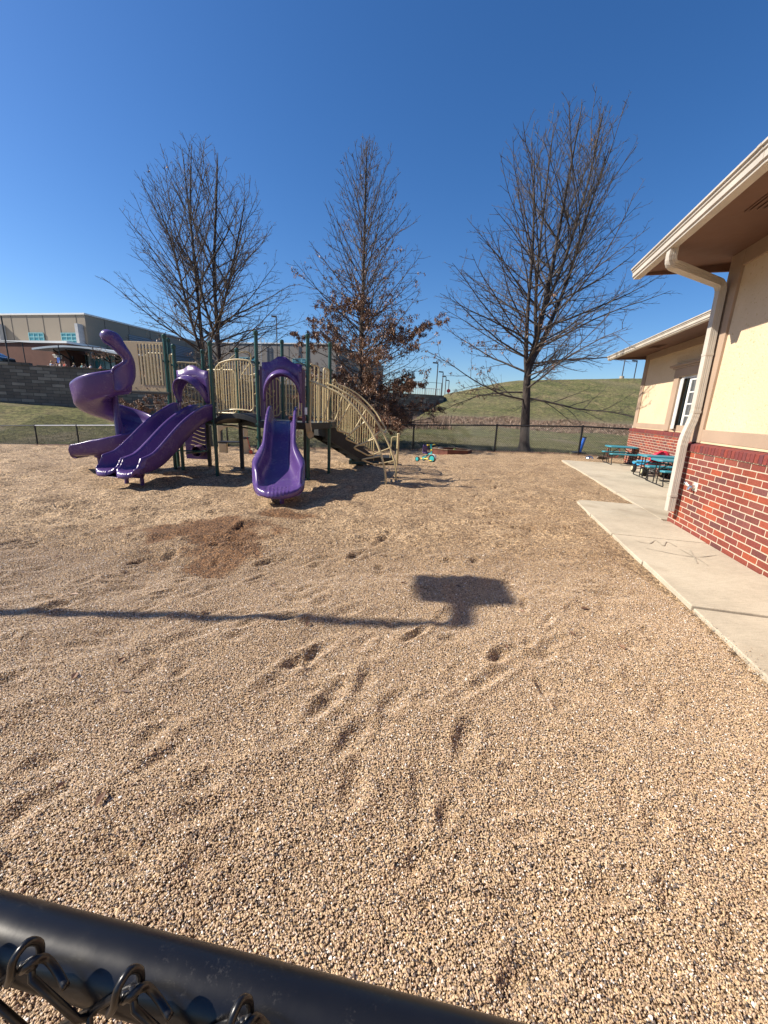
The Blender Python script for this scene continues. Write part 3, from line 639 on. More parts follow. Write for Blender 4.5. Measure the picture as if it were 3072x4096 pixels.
    m = downspout([B(5.9, 17.25, 3.6), B(5.9, 17.1, 3.42), B(5.42, 16.58, 3.3), B(5.42, 16.58, 1.45), B(5.38, 16.62, 1.25), B(5.38, 16.62, .1)], .045)
    m.build('downspout', GUTTER, b)
    # hose bib on the brick
    m = MB(); c = B(3.0, 6.4, .66); m.box(-.006, .004, -.062, .062, -.062, .062, (c, NN, D)); o = m.build('tap_plate', mat('pale_plate', (.6, .55, .48), .4), b, bevel=.003)
    m = MB(); m.tube([c - NN * .002, c - NN * .05 - Z * .008], .026, 12).tube([c - NN * .05 - Z * .008, c - NN * .085 + Z * .01 + D * .01], [.03, .018], 12).tube([c - NN * .07 + Z * .0, c - NN * .1 + Z * .03 + D * .05], .012, 8)
    m.tube([c - NN * .1 + Z * .03 + D * .05, c - NN * .105 + Z * .033 + D * .065], .026, 10).tube([c - NN * .06 - Z * .0, c - NN * .085 - Z * .05], [.02, .014], 10).build('hose_tap', SILVER, b, smooth=2)
near_building()

# ------------------------------------------------------------------ fences
def far_fence():
    t = thing('chain_link_fence', 'low black chain link fence along the back of the gravel playground', 'fence', (1.25, 19.65, float(gz(1.25, 19.65))))
    HT = 1.17; P = [(x, y, float(gz(x, y))) for x, y in FENCE]
    for i, (x, y, z) in enumerate(P):
        m = MB().cyl(x, y, z - .2, z + HT + .02, .04, 10); m.ball((x, y, z + HT + .02), .046, 10, 6).build('fence_post', BLACKF, t)
        pass
    BRIGHTRAIL = mat('bright_rail', (.55, .55, .55), .3, .1, 5, metal=.6)  # paler metallic colour for one stretch of the top rail
    for i in range(len(P) - 1):
        a, b_ = Vector(P[i]), Vector(P[i + 1]); bright = P[i][0] < -15 and P[i + 1][0] > -22.5
        MB().rod(a + Z * HT, b_ + Z * HT, .03, 8).build('top_rail', BRIGHTRAIL if bright else BLACKF, t)
    m = MB()
    for i in range(len(P) - 1):
        a, b_ = Vector(P[i]), Vector(P[i + 1]); L_ = (b_ - a).length; u = (b_ - a) / L_; h = HT - .02; s = .088; n = int(L_ / s)
        nrm = Vector((-u.y, u.x, 0)) * .0024
        for sgn in (1, -1):
            for k in range(-int(h / s) - 1, n + int(h / s) + 1):
                x0 = k * L_ / n; x1 = x0 + sgn * h
                za, zb = .03, h
                if sgn == 1:
                    q0, q1 = x0, x0 + h
                else: q0, q1 = x0, x0 - h
                # clip to the bay
                t0, t1 = 0., 1.
                for lim, sg in ((0, 1), (L_, -1)):
                    d0 = (q0 - lim) * sg; d1 = (q1 - lim) * sg
                    if d0 < 0 and d1 < 0: t0 = 2
                    elif d0 < 0: t0 = max(t0, -d0 / (d1 - d0))
                    elif d1 < 0: t1 = min(t1, d0 / (d0 - d1))
                if t0 >= t1: continue
                A = a + u * lerp(q0, q1, t0) + Z * lerp(za, zb, t0) + nrm * sgn * .6; Bq = a + u * lerp(q0, q1, t1) + Z * lerp(za, zb, t1) + nrm * sgn * .6
                m.tube([A, Bq], .0042, 3, caps=False)
        m.rod(a + Z * .03, b_ + Z * .03, .003, 3)
    m.build('wire_mesh', BLACKF, t)
far_fence()

def near_fence():
    ph = -.14826424; u = Vector((math.cos(ph), math.sin(ph), 0)); n = Vector((-u.y, u.x, 0)); c0 = n * .16248; zr = 1.14257
    t = thing('chain_link_fence', 'chain link fence with a glossy black tube rail at the near edge of the gravel', 'fence', (c0.x - u.x * 1.1, c0.y - u.y * 1.1, 0))
    MB().tube([c0 - u * 2.9 + Z * zr, c0 - u * .9 + Z * zr, c0 + u * 1 + Z * zr, c0 + u * 3 + Z * zr], .021, 48).build('top_rail', BLACK, t, smooth=2)
    for s in (-2.2, 1.5): MB().tube([c0 + u * s - n * .0 + Z * 0, c0 + u * s + Z * (zr - .02)], .03, 20).build('fence_post', BLACK, t, smooth=2)
    # woven wire: each strand zigzags; neighbouring strands hook through each other; knuckles stand above the rail
    m = MB(); s = .0718; k0 = -.2503 + .017; r = .0024; kr = -.0245
    for i in range(-14, 22):
        pts = []; x0 = k0 + i * s; zt = zr + .048
        O = c0 + n * (kr) + u * x0
        sg = 1
        for k in range(0, 12):
            z_ = zt - .012 - k * s / 2; xx = (0 if k % 2 == 0 else s * .5); 
            d_ = .0038 * (1 if k % 2 == 0 else -1)
            pts += [O + u * (xx - .004 * (1 if k % 2 else -1)) + n * d_ + Z * (z_ + .004), O + u * (xx) + n * 0 + Z * z_, O + u * (xx - .004 * (1 if k % 2 else -1)) - n * d_ + Z * (z_ - .004)]
        m.tube(pts, r, 8)
        O2 = c0 + n * kr + u * (x0 - 0)
        pts = []
        for k in range(0, 12):
            z_ = zt - .012 - k * s / 2; xx = (0 if k % 2 == 0 else -s * .5)
            d_ = -.0038 * (1 if k % 2 == 0 else -1)
            pts += [O2 + u * (xx + .004 * (1 if k % 2 else -1)) + n * d_ + Z * (z_ + .004), O2 + u * xx + Z * z_, O2 + u * (xx + .004 * (1 if k % 2 else -1)) - n * d_ + Z * (z_ - .004)]
        m.tube(pts, r, 8)
        # knuckle: the two wire ends bent over and hooked round each other
        K = O + Z * (zt - .012)
        m.tube(catmull([K + u * .003 + n * .003, K + u * .001 + n * .006 + Z * .009, K - u * .002 + n * .002 + Z * .016, K - u * .004 - n * .005 + Z * .013, K - u * .006 - n * .007 + Z * .002, K - u * .012 - n * .006 - Z * .010], 4), r, 8)
        m.tube(catmull([K - u * .003 - n * .003, K + u * .002 - n * .004 + Z * .007, K + u * .006 - n * .001 + Z * .0085, K + u * .008 + n * .003 + Z * .003, K + u * .016 + n * .002 - Z * .004, K + u * .026 - n * .002 - Z * .007], 4), r, 8)
        m.ball(K, .004, 10, 8)
    m.build('wire_mesh', BLACK, t, smooth=True)
near_fence()

# ------------------------------------------------------------------ the play structure
def play_structure():
    t = thing('play_structure', 'large playground climber with purple slides, green posts and cream railings', 'playground', (-2.6, 8.6, 0))
    V = Vector
    A1, A2, Bp, Dp, Cp, Ep = (-4.69, 8.82), (-4.93, 9.42), (-4.46, 8.71), (-3.6, 8.45), (-4.24, 9.54), (-3.33, 9.17)
    Fp, Hp, Ip, Jp, Gp = (-2.6, 8.2), (-1.64, 8.37), (-1.32, 9.19), (-1.93, 9.9), (-2.5, 9.75)
    posts = [(A1, 2.81), (A2, 2.82), (Bp, 2.61), (Dp, 2.66), (Cp, 2.63), (Ep, 2.65), (Fp, 2.86), (Hp, 2.87), (Ip, 2.85), (Jp, 2.86), (Gp, 2.94)]
    for (x, y), h in posts:
        p = MB().cyl(x, y, -.2, h - .03, .036, 16).build('post', GREEN, t, smooth=2)
        MB().tube([(x, y, h - .09), (x, y, h - .075), (x, y, h - .02), (x, y, h)], [.037, .045, .045, .028], 16).build('post_cap', GREEN, p, smooth=2)
        for z in ((1.12, 2.2) if h < 2.8 else (1.1, 2.28)) + ((.62, .84) if (x, y) in (Fp,) else ()):
            m = MB(); m.cyl(x, y, z - .028, z + .028, .046, 16); m.cyl(x, y, z - .045, z + .045, .041, 16)
            m.rod((x - .055, y - .03, z), (x + .06, y + .02, z), .02, 8)
            m.build('clamp', GREEN, p, smooth=2)
    # short square legs below the decks
    for x, y, z in ((-4.23, 9.54, 1.1), (-3.31, 9.15, 1.14), (-1.72, 8.5, 1.1)):
        MB().box(x - .035, x + .035, y - .04, y + .04, -.1, z).build('deck_leg', DARKD, t, bevel=.006)
    for a_, b_ in (((-4.9, 9.36, .36), (-4.3, 9.5, .36)), ((-4.24, 9.54, .36), (-4.46, 8.9, .37)), ((-4.24, 9.5, 1.0), (-3.4, 9.2, 1.0)), ((-3.3, 9.2, .98), (-2.65, 8.3, .98))): MB().rod(a_, b_, .018).build('brace', GREEN, t, smooth=2)
    # decks: perforated dark sheet with folded edge
    def deck(poly, z, th=.1, name='deck'):
        d = MB().prism(poly, z - th, z).build(name, DARKD, t, bevel=.006)
        c = sum((V((*p, 0)) for p in poly), V()) / len(poly)
        MB().prism([tuple(c.lerp(V((*p, 0)), .985))[:2] for p in poly], z + .001, z + .006).build('deck_surface', GREYD, d)
    deck([(-4.5, 8.66), (-3.56, 8.4), (-3.28, 9.2), (-4.26, 9.6), (-4.7, 9.5)], 1.17)
    deck([(-5.62, 8.86), (-4.66, 8.78), (-4.9, 9.46), (-5.62, 9.6)], 1.66, .05)
    deck([(-2.6, 8.16), (-1.6, 8.33), (-1.28, 9.19), (-1.25, 9.9), (-1.93, 9.94), (-2.52, 9.8), (-3.3, 9.15)], 1.17, .13)
    # arched bridge between the two decks
    m = MB(); secs = []
    for i in range(13):
        q = i / 12; zz = 1.17 + .12 * math.sin(PI * min(1, q * 1.0)) ** .8 + .03 * q; a = V((-3.58, 8.42, zz)).lerp(V((-2.62, 8.17, zz)), q) + V((-.02, -.05, 0)) * math.sin(PI * q); b_ = V((-3.3, 9.1, zz)).lerp(V((-2.75, 8.9, zz)), q)
        secs.append([a, b_, b_ - Z * .1, a - Z * .1])
    m.loft(secs).build('bridge_deck', DARKD, t, bevel=.004)
    # railing panels: tube loop with balusters
    def railing(a, b_, z0, z1, n, name='railing', arch=0, r=.0165, rb=.0105, bow=0, z0b=None, z1b=None, corner=.1, inset=.05):
        a, b_ = V((*a, 0)), V((*b_, 0)); u = (b_ - a); w_ = u.length; u.normalize(); nr = V((-u.y, u.x, 0)); z0b = z0 if z0b is None else z0b; z1b = z1 if z1b is None else z1b
        def P(x, z): q = x / w_; return a + u * x - nr * bow * math.sin(PI * q) + Z * z
        def zt(x): return lerp(z1, z1b, x / w_) + arch * math.sin(PI * x / w_)
        def zb(x): return lerp(z0, z0b, x / w_) + arch * .8 * math.sin(PI * x / w_)
        x0, x1 = inset, w_ - inset; m = MB()
        top = [P(x, zt(x)) for x in np.linspace(x0 + corner, x1 - corner, 9)]; bot = [P(x, zb(x)) for x in np.linspace(x1 - corner, x0 + corner, 9)]
        rc = lambda cx, z_, sx, sz: [P(cx + sx * corner * math.sin(q), z_ - sz * corner * (1 - math.cos(q))) for q in np.linspace(0, PI / 2, 6)]
        loop = top + rc(x1 - corner, zt(x1), 1, 1)[1:] + list(reversed(rc(x1 - corner, zb(x1), 1, -1)[1:])) + bot + rc(x0 + corner, zb(x0), -1, -1)[1:] + list(reversed(rc(x0 + corner, zt(x0), -1, 1)[1:]))
        m.tube(loop, r, 10, loop=True)
        for k in range(n):
            x = lerp(x0, x1, (k + 1) / (n + 1)); m.rod(P(x, zb(x)), P(x, zt(x)), rb, 8)
        for x in (0, w_):
            for z in (lerp(zb(x), zt(x), .12), lerp(zb(x), zt(x), .9)): xx = x0 if x == 0 else x1; m.rod(P(x, z), P(xx, z), .012, 8)
        return m.build(name, CREAM, t, smooth=2)
    railing((-3.54, 8.43), (-2.64, 8.2), 1.29, 2.2, 13, arch=.07, bow=.04, z1b=2.3, z0b=1.35)
    railing((-3.3, 9.15), (-2.52, 9.73), 1.25, 2.1, 10)
    railing((-4.9, 9.45), (-4.26, 9.56), 1.3, 2.33, 6)
    railing((-4.24, 9.56), (-3.36, 9.2), 1.27, 2.2, 8)
    railing((-4.66, 8.86), (-4.48, 8.76), 1.24, 2.42, 1, corner=.05, inset=.03)
    railing((-2.48, 9.78), (-1.97, 9.92), 1.27, 2.13, 5)
    railing((-1.9, 9.92), (-1.3, 9.9), 1.25, 2.15, 6)
    railing((-1.62, 8.42), (-1.48, 8.8), 1.15, 2.32, 1, corner=.06, inset=.03, r=.019)
    railing((-1.42, 8.92), (-1.33, 9.15), 1.12, 2.3, 1, corner=.06, inset=.02, r=.019)
    railing((-5.6, 9.58), (-4.95, 9.45), 1.72, 2.5, 6)
    # cream panel with vertical slots beside the spiral slide
    def slot_panel():
        a = V((-5.66, 8.9, 0)); b_ = V((-4.73, 8.82, 0)); u = (b_ - a); w_ = u.length; u.normalize(); nr = V((-u.y, u.x, 0)); z0, z1 = 1.66, 2.65; fr = (a, u, nr)
        s0 = .37; m = MB(); m.box(0, s0, -.012, .012, z0, z1, fr); m.box(s0, w_, -.012, .012, z0, z0 + .13, fr); m.box(s0, w_, -.012, .012, z1 - .05, z1, fr); m.box(w_ - .03, w_, -.012, .012, z0 + .13, z1 - .05, fr)
        m.build('slot_panel', CREAMP, t, bevel=.004); m = MB()
        for k in range(7):
            x = lerp(s0 + .02, w_ - .03, (k + .5) / 7); m.box(x - .019, x + .019, -.02, .004, z0 + .13, z1 - .05, fr); 
        m.box(s0 + .002, w_ - .032, .0045, .014, z1 - .16, z1 - .13, fr)
        m.build('slat', CREAM, t, bevel=.004)
        bm_ = mat('bolt', (.12, .08, .06), .5)
        for x in (.25, .5, .72): c = a + u * x + Z * (z0 + .06) - nr * .012; MB().tube([c, c - nr * .01], [.014, .009], 10).build('bolt', bm_, t)
    slot_panel()
    # ---- slides
    def slide(path, width, wallh, lanes, name, lip=.32, n=46, flare=None, ribs=True, fd=.34, f0=.14):
        """path: (distance-ordered) 3d centre points; side vector from the plan heading; one closed shell"""
        C = catmull(path, 10); S_ = [0]
        for i in range(1, len(C)): S_.append(S_[-1] + (C[i] - C[i - 1]).length)
        Lt = S_[-1]
        def at(s):
            s = max(0, min(s, Lt * .9999)); i = max(0, min(len(C) - 2, int(np.searchsorted(S_, s)) - 1)); q = (s - S_[i]) / max(1e-6, S_[i + 1] - S_[i]); return C[i].lerp(C[i + 1], q), (C[i + 1] - C[i]).normalized()
        prof = []                                  # (u in -1..1, height factor, rib)
        inner = []
        for ln in range(lanes):
            c0 = -1 + 2 * ln / lanes; c1 = -1 + 2 * (ln + 1) / lanes; wl = c1 - c0
            for q, h in ((-.012, .93), (.0, 1.0), (.03, 1.06), (.07, 1.06), (.1, .98), (.115, .8), (.135, .5), (.165, .22), (.21, .06)) if ln == 0 else ((.03, .97 * .93), (.065, .9), (.09, .7), (.115, .42), (.16, .17), (.21, .05)): inner.append((c0 + q * wl, h))
            for q in np.linspace(.27, .73, 21): inner.append((c0 + q * wl, 0.))
            for q, h in ((.79, .06), (.835, .22), (.865, .5), (.885, .8), (.9, .98), (.93, 1.06), (.97, 1.06), (1., 1.), (1.012, .93)) if ln == lanes - 1 else ((.79, .05), (.84, .17), (.885, .42), (.91, .7), (.935, .9), (.97, .97 * .93), (1., .97)): inner.append((c0 + q * wl, h))
        outer = [(1.0, .8), (.985, .35), (.955, -.12), (.8, -.2), (.4, -.2), (0, -.2), (-.4, -.2), (-.8, -.2), (-.955, -.12), (-.985, .35), (-1.0, .8)]
        rows = []
        for i in range(n + 6):
            row = []; f = min(1, i / n); endk = max(0, i - n) / 5
            for idx, (u, h) in enumerate(inner + outer):
                isin = idx < len(inner); lu = ((u + 1) / 2 * lanes) % 1 * 2 - 1 if abs(u) < .999 else (1 if u > 0 else -1)
                if abs(u) > .999: lu = 1
                bul = lip * math.sqrt(max(0, 1 - min(1, abs(lu)) ** 2.0))
                Le = Lt - lip + bul; s = f * Le; p, tg = at(s)
                hd = V((tg.x, tg.y, 0)).normalized(); side = V((-hd.y, hd.x, 0)) * -1; upv = side.cross(tg).normalized()
                if upv.z < 0: upv = -upv
                w_ = width / 2 * (flare(f) if flare else 1)
                fadeh = sm(np.array((Le - s) / fd)) * (1 - f0) + f0; wh = wallh(f) if callable(wallh) else wallh
                hh = h * wh * (fadeh if h > 0 else 1) if isin else (h * (wh * fadeh) if h > 0 else h * .45 - (0 if h > -.15 else .0))
                if not isin and h < 0: hh = -.05 if h > -.15 else -.075
                rib = 0
                if isin and ribs and h == 0 and f > .86: rib = -.012 * (1 if (idx % 3 == 1) else 0) * sm(np.array((f - .86) / .05))
                a_ = endk * PI * .55          # lip rolls down
                drop = .085 * (1 - math.cos(a_)); fwd = .07 * math.sin(a_)
                sh = 1 - .04 * endk
                pt = p + side * u * w_ * sh + upv * (hh + rib) + hd * fwd - Z * drop * (1 if isin else .25)
                row.append(pt)
            rows.append(row)
        m = MB(); m.loft(rows, True, True)
        return m.build(name, PURPLE, t, smooth=True), at, Lt
    # single slide facing the camera
    s1, at1, L1 = slide([(-2.13, 8.36, 1.2), (-2.1, 8.15, 1.17), (-2.03, 7.75, .98), (-1.9, 7.1, .56), (-1.78, 6.6, .33), (-1.69, 6.25, .27), (-1.6, 5.88, .26)], .56, lambda f: lerp(.27, .2, sm(np.array(f * 1.1))) + .04 * math.sin(PI * f), 1, 'straight_slide', .5, flare=lambda f: 1 + .5 * float(sm(np.array((f - .52) / .3))) - .06 * float(sm(np.array((f - .85) / .15))), fd=.42)
    def foot(par, x, y, z1, w_=.05):
        MB().tube([(x, y, -.1), (x, y, z1 - .1), (x, y, z1 - .07), (x, y, z1)], [w_ * .72, w_ * .72, w_ * 1.5, w_ * 1.9], 16).build('support_leg', PURPLE, par, smooth=2)
    foot(s1, -1.64, 6.22, .26)
    s2, at2, L2 = slide([(-4.02, 8.62, 1.2), (-4.07, 8.42, 1.17), (-4.22, 8.0, .92), (-4.38, 7.55, .57), (-4.48, 7.25, .38), (-4.56, 7.0, .32), (-4.64, 6.72, .3)], .9, lambda f: lerp(.24, .2, f) + .05 * math.sin(PI * f), 2, 'double_slide', .2, flare=lambda f: 1 + .03 * f, fd=.1, f0=.3)
    foot(s2, -4.77, 7.23, .34); foot(s2, -4.46, 7.19, .34); MB().tube([(-4.86, 7.15, .2), (-4.4, 7.1, .2)], .09, 12).build('slide_base', PURPLE, s2, smooth=True)
    # ---- hoods over the slide entrances
    def hood(a, b_, z0, z1, pk, name, dep, thick=.02, back=True):
        a, b_ = V((*a, 0)), V((*b_, 0)); u = (b_ - a); w_ = u.length; u.normalize(); nr = V((u.y, -u.x, 0)); c = (a + b_) / 2; H = z1 - z0; ho = H * .66; aw = w_ * .43
        def inn(q): th = PI * (1 - q); return (aw * math.cos(th) * (1 if True else 1), z0 + ho * math.sin(th) ** .85)
        def wavy(x): s_ = abs(x) / (w_ / 2); return z1 - .012 * s_ + (pk - z1 - .0) / (1 + (x / (w_ * .2)) ** 4)
        nq = 36; flat = []; tun = []
        for i in range(nq + 1):
            q = i / nq; xi, zi = inn(q)
            th = PI * (1 - q); cx = math.cos(th); sx = math.sin(th)
            k = 1 / max(abs(cx), abs(sx), 1e-3); xo = max(-w_ / 2, min(w_ / 2, cx * k * w_ / 2)); zo = z0 + min(1, sx * k) * H
            if abs(xo) < w_ / 2 - 1e-4 or sx * k > .999: zo = wavy(xo)
            flat.append((V((xi, 0, zi)), V((xo, 0, zo))))
        W = lambda p: c + u * p.x + nr * p.y + Z * p.z
        m = MB(); m.loft([[W(i_) for i_, o_ in flat], [W(i_.lerp(o_, .5)) for i_, o_ in flat], [W(o_) for i_, o_ in flat]], False)
        o = m.build(name, PURPLE, t, smooth=2, solid=.035, off=0)
        rows = []
        for j in range(9):
            f = j / 8; row = []
            for i in range(nq + 1):
                q = i / nq; xi, zi = inn(q); sc_ = math.sin(PI * q) ** .8; d_ = dep * f * (.18 + .82 * sc_)
                gr = 1.05 + .2 * math.sin(f * PI) * sc_ * (1 - f * .3); row.append(W(V((xi * gr, d_, z0 + (zi - z0) * (gr + .03 * f * 0)))))
            rows.append(row)
        MB().loft(rows, False).build('canopy', PURPLE, o, smooth=True, solid=.028, off=0)
        for s_ in (-1, 1): MB().rod(c + u * s_ * aw * 1.04 + Z * (z0 + .02) + nr * .02, c + u * s_ * aw * 1.04 + Z * (z0 - .16) + nr * .02, .02, 8).build('hood_bracket', PURPLE2, o, smooth=2)
        for s_ in (-1, 1):
            for zz in (z1 - .14, z0 + .12): q = c + u * s_ * w_ * .46 + Z * zz + nr * .018; MB().tube([q, q + nr * .012], [.024, .016], 12).build('bolt_cap', PURPLE, o, smooth=2)
        return o
    hood((-2.5, 8.2), (-1.75, 8.34), 1.56, 2.3, 2.42, 'slide_hood', .34)
    hood((-4.4, 8.66), (-3.66, 8.43), 1.47, 2.11, 2.2, 'slide_hood', .34)
    # mauve side panels next to the single slide
    MB().slab([(-2.56, 8.24, 1.2), (-2.47, 8.24, 1.2), (-2.47, 8.24, 2.2), (-2.56, 8.24, 2.22)], (.0, .025, 0)).build('side_panel', PURPLE2, t)
    MB().slab([(-1.76, 8.37, 1.1), (-1.7, 8.38, 1.1), (-1.7, 8.38, 2.2), (-1.76, 8.37, 2.2)], (.0, .025, 0)).build('side_panel', PURPLE2, t)
    # ---- engraved play panel at the far side of the deck
    a = V((-2.98, 9.42, 0)); b_ = V((-2.56, 9.72, 0)); u = (b_ - a).normalized(); nr = V((u.y, -u.x, 0)); w_ = (b_ - a).length
    pp = MB().slab([a + Z * 1.2, b_ + Z * 1.2, b_ + Z * 2.25, a + Z * 2.25], nr * -.02).build('activity_panel', PURPLE2, t, bevel=.004)
    m = MB(); PT = lambda x, z: a + u * x + Z * z + nr * .003
    def rib_(pts, r): m.tube([PT(*p) for p in pts], r, 4)
    rib_([(.2, 1.42), (.4, 1.55), (.4, 1.72), (.2, 1.6), (.2, 1.42)], .006)
    rib_([(.1 + .25 * math.cos(q), 1.56 + .22 * math.sin(q)) for q in np.linspace(.5, 2.4, 14)], .011); rib_([(.1 + .27 * math.cos(q) + .1, 1.52 + .2 * math.sin(q)) for q in np.linspace(-1.7, -.1, 14)], .011)
    for cx, cz, r_ in ((.22, 2.0, .035), (.2, 1.93, .05), (.26, 1.84, .03), (.36, 1.8, .035), (.34, 2.15, .025), (.24, 2.07, .02)):
        m.slab([PT(cx + r_ * math.cos(q) * (1 + .3 * math.sin(3 * q)), cz + r_ * math.sin(q)) for q in np.linspace(0, 5.8, 10)], nr * .002)
    m.build('engraving', CREAMP, pp)
    # ---- spiral slide round a purple pole
    def spiral():
        pc = V((-5.73, 8.62, 0)); rows = []; thick = []
        A0 = R(-30); total = R(420); n = 96; ne = 16
        prof = [(-.4, .08), (-.395, .17), (-.375, .19), (-.355, .17), (-.34, .09), (-.29, .03), (-.2, .0), (0, -.01), (.18, .01), (.28, .06), (.35, .17), (.385, .6), (.395, .92), (.425, 1.0), (.455, .95), (.455, .85), (.44, .55), (.42, .12), (.36, -.02), (.25, -.055), (0, -.075), (-.25, -.06), (-.37, -.01)]
        for i in range(n + ne + 5):
            if i <= n:
                f = i / n; th = A0 - total * f; deg = math.degrees(A0 - th)
                cz = float(np.interp(deg, [0, 20, 60, 150, 240, 330, 420], [1.64, 1.61, 1.5, 1.18, .92, .66, .42])); rad = V((math.cos(th), math.sin(th), 0)); p = pc + rad * .365 + Z * cz; hd = V((math.sin(th), -math.cos(th), 0))
                wall = float(np.interp(deg, [0, 60, 150, 235, 420], [.42, .42, .4, .34, .27])); k = 0
            else:
                g_ = min(1, (i - n) / ne); p = V((-5.73 - .5 * g_, 8.255 - .02 * g_, .42 - .05 * g_)); rad = V((0, -1, 0)); hd = V((-1, 0, 0)); wall = .27; k = max(0, i - n - ne) / 5
            row = []
            for s_, h in prof:
                sv = s_ * .8 * (1 - .03 * k); zz = h * (wall if s_ > .3 and h > .1 else (1 if h < .2 else wall))
                if s_ > .3 and h > .1: zz = h * wall
                e = 1
                if i > n: e = 1 - .25 * float(sm(np.array((i - n) / ne))) - .3 * k
                if zz > 0: zz *= e
                bul = (.36 - abs(s_)) * (1 if i > n else 0) * .3 * max(0, (i - n) / ne)
                row.append(p + rad * sv + Z * (zz - .07 * (1 - math.cos(k * PI * .5))) + hd * (.06 * math.sin(k * PI * .5) + max(0, bul)))
            rows.append(row)
        o = MB().loft(rows, True, True).build('spiral_slide', PURPLE, t, smooth=True)
        MB().tube([pc + Z * .3, pc + Z * .62, pc + Z * 1.62, pc + Z * 1.66], [.1, .068, .058, .04], 20).build('centre_pole', PURPLE, o, smooth=2)
        foot(o, -5.9, 8.17, .38, .055)
        # entry shell: tall curved wing that narrows to a swan neck and ends in a ball
        prs = [[[-5.317, 8.006, 1.63], [-5.182, 8.123, 1.64]], [[-5.313, 8.009, 1.713], [-5.096, 8.239, 1.735]], [[-5.316, 8.007, 1.828], [-5.056, 8.314, 1.883]], [[-5.323, 8.002, 1.941], [-5.046, 8.337, 2.003]], [[-5.29, 8.03, 2.05], [-5.043, 8.345, 2.122]], [[-5.207, 8.097, 2.12], [-5.047, 8.336, 2.224]], [[-5.161, 8.146, 2.184], [-5.059, 8.307, 2.303]], [[-5.158, 8.151, 2.239], [-5.075, 8.275, 2.376]], [[-5.187, 8.117, 2.297], [-5.097, 8.237, 2.443]], [[-5.245, 8.061, 2.377], [-5.124, 8.196, 2.526]], [[-5.307, 8.013, 2.456], [-5.153, 8.156, 2.626]], [[-5.369, 7.974, 2.5], [-5.193, 8.111, 2.687]], [[-5.396, 7.96, 2.56], [-5.25, 8.05, 2.715]], [[-5.4, 7.97, 2.62], [-5.3, 8.01, 2.705]]]
        Lc = catmull([a_[0] for a_ in prs], 3); Rc = catmull([a_[1] for a_ in prs], 3); secs = []; n_ = len(Lc)
        for i in range(n_):
            a_, b_ = Lc[i], Rc[i]; mid = (a_ + b_) / 2; out = V((mid.x - pc.x, mid.y - pc.y, 0)).normalized(); f = i / (n_ - 1); ws = (b_ - a_).length; dpt = lerp(.03, .075, min(1, f * 1.5)) * (1 if f < .96 else .6)
            secs.append([mid + (b_ - a_) * .5 * math.cos(q) * (1.0) + out * math.sin(q) * dpt + out * .035 * math.cos(q) ** 2 * -1 for q in np.linspace(0, 2 * PI, 21)[:-1]])
        m = MB().loft(secs); m.ball((-5.335, 8.04, 2.615), .115, 24, 14, (1.15, 1, 1)); m.build('slide_canopy', PURPLE, o, smooth=True)
        rim = catmull([V(a_[0]) for a_ in prs[3:-1]], 4); MB().tube(rim, .02, 10).build('rolled_rim', PURPLE, o, smooth=True)
        d_ = V((math.cos(R(-56)), math.sin(R(-56)), 0)); MB().tube([pc + d_ * .735 + Z * 1.63, pc + d_ * .75 + Z * 1.8, pc + d_ * .75 + Z * 2.0], .008, 8).build('slide_seam', PURPLE2, o, smooth=True)
    spiral()
    # ---- overhead loop climber at the back
    def tubes(name, lists, r=.0175, mt=CREAM, par=None):
        m = MB()
        for P in lists: m.tube(catmull(P, 6), r, 10)
        return m.build(name, mt, par or t, smooth=2)
    tubes('loop_climber', [[(-3.62, 9.0, 2.18), (-3.56, 9.1, 2.3), (-3.45, 9.25, 2.48), (-3.34, 9.4, 2.58), (-3.26, 9.5, 2.62), (-3.18, 9.55, 2.6), (-3.17, 9.6, 2.5), (-3.25, 9.66, 2.35), (-3.42, 9.72, 2.15), (-3.5, 9.74, 1.9), (-3.52, 9.75, 1.3), (-3.55, 9.8, .0)],
                           [(-3.32, 9.75, 2.1), (-3.2, 9.75, 2.15), (-3.05, 9.72, 2.15), (-2.9, 9.7, 1.9), (-2.9, 9.72, .9), (-2.9, 9.75, 0)]], .017)
    # ---- arch climber
    r1 = [(-1.62, 8.42, 2.0), (-1.3, 8.36, 1.9), (-.94, 8.3, 1.74), (-.6, 8.25, 1.44), (-.33, 8.2, 1.07), (-.14, 8.1, .7), (-.02, 8.05, .3), (.02, 8.03, -.1)]
    r2 = [(-1.4, 9.14, 2.0), (-1.16, 9.1, 1.92), (-.7, 9.05, 1.66), (-.3, 9.0, 1.3), (.0, 8.95, .83), (.15, 8.9, .49), (.22, 8.87, .2), (.23, 8.87, -.1)]
    ac = tubes('arch_climber', [r1, r2], .023)
    C1, C2 = catmull(r1, 8), catmull(r2, 8); m = MB()
    def loop_(i, drop, back):
        a_, b2 = C1[i], C2[i]; dn = V((-.55, 0, -1)).normalized(); q = V((back, 0, -drop))
        m.tube(rounded([a_, a_ + q + V((0, .06, 0)), b2 + q + V((0, -.06, 0)), b2], .12, 5), .0165, 10)
    for i, d_, bk in ((11, .62, -.16), (20, .55, -.3), (28, .36, -.42), (35, .2, -.45), (42, .1, -.42)): loop_(i, d_, bk)
    m.build('hanging_rung', CREAM, ac, smooth=2)
    tubes('grab_rail', [[(-1.42, 9.2, 2.0), (-1.3, 9.3, 2.05), (-1.19, 9.4, 2.01), (-.92, 9.42, 1.92), (-.64, 9.42, 1.76), (-.32, 9.35, 1.47), (-.14, 9.25, 1.22), (-.04, 9.2, 1.08), (-.06, 9.1, 1.0), (-.12, 9.0, 1.02)]], .0165, par=ac)
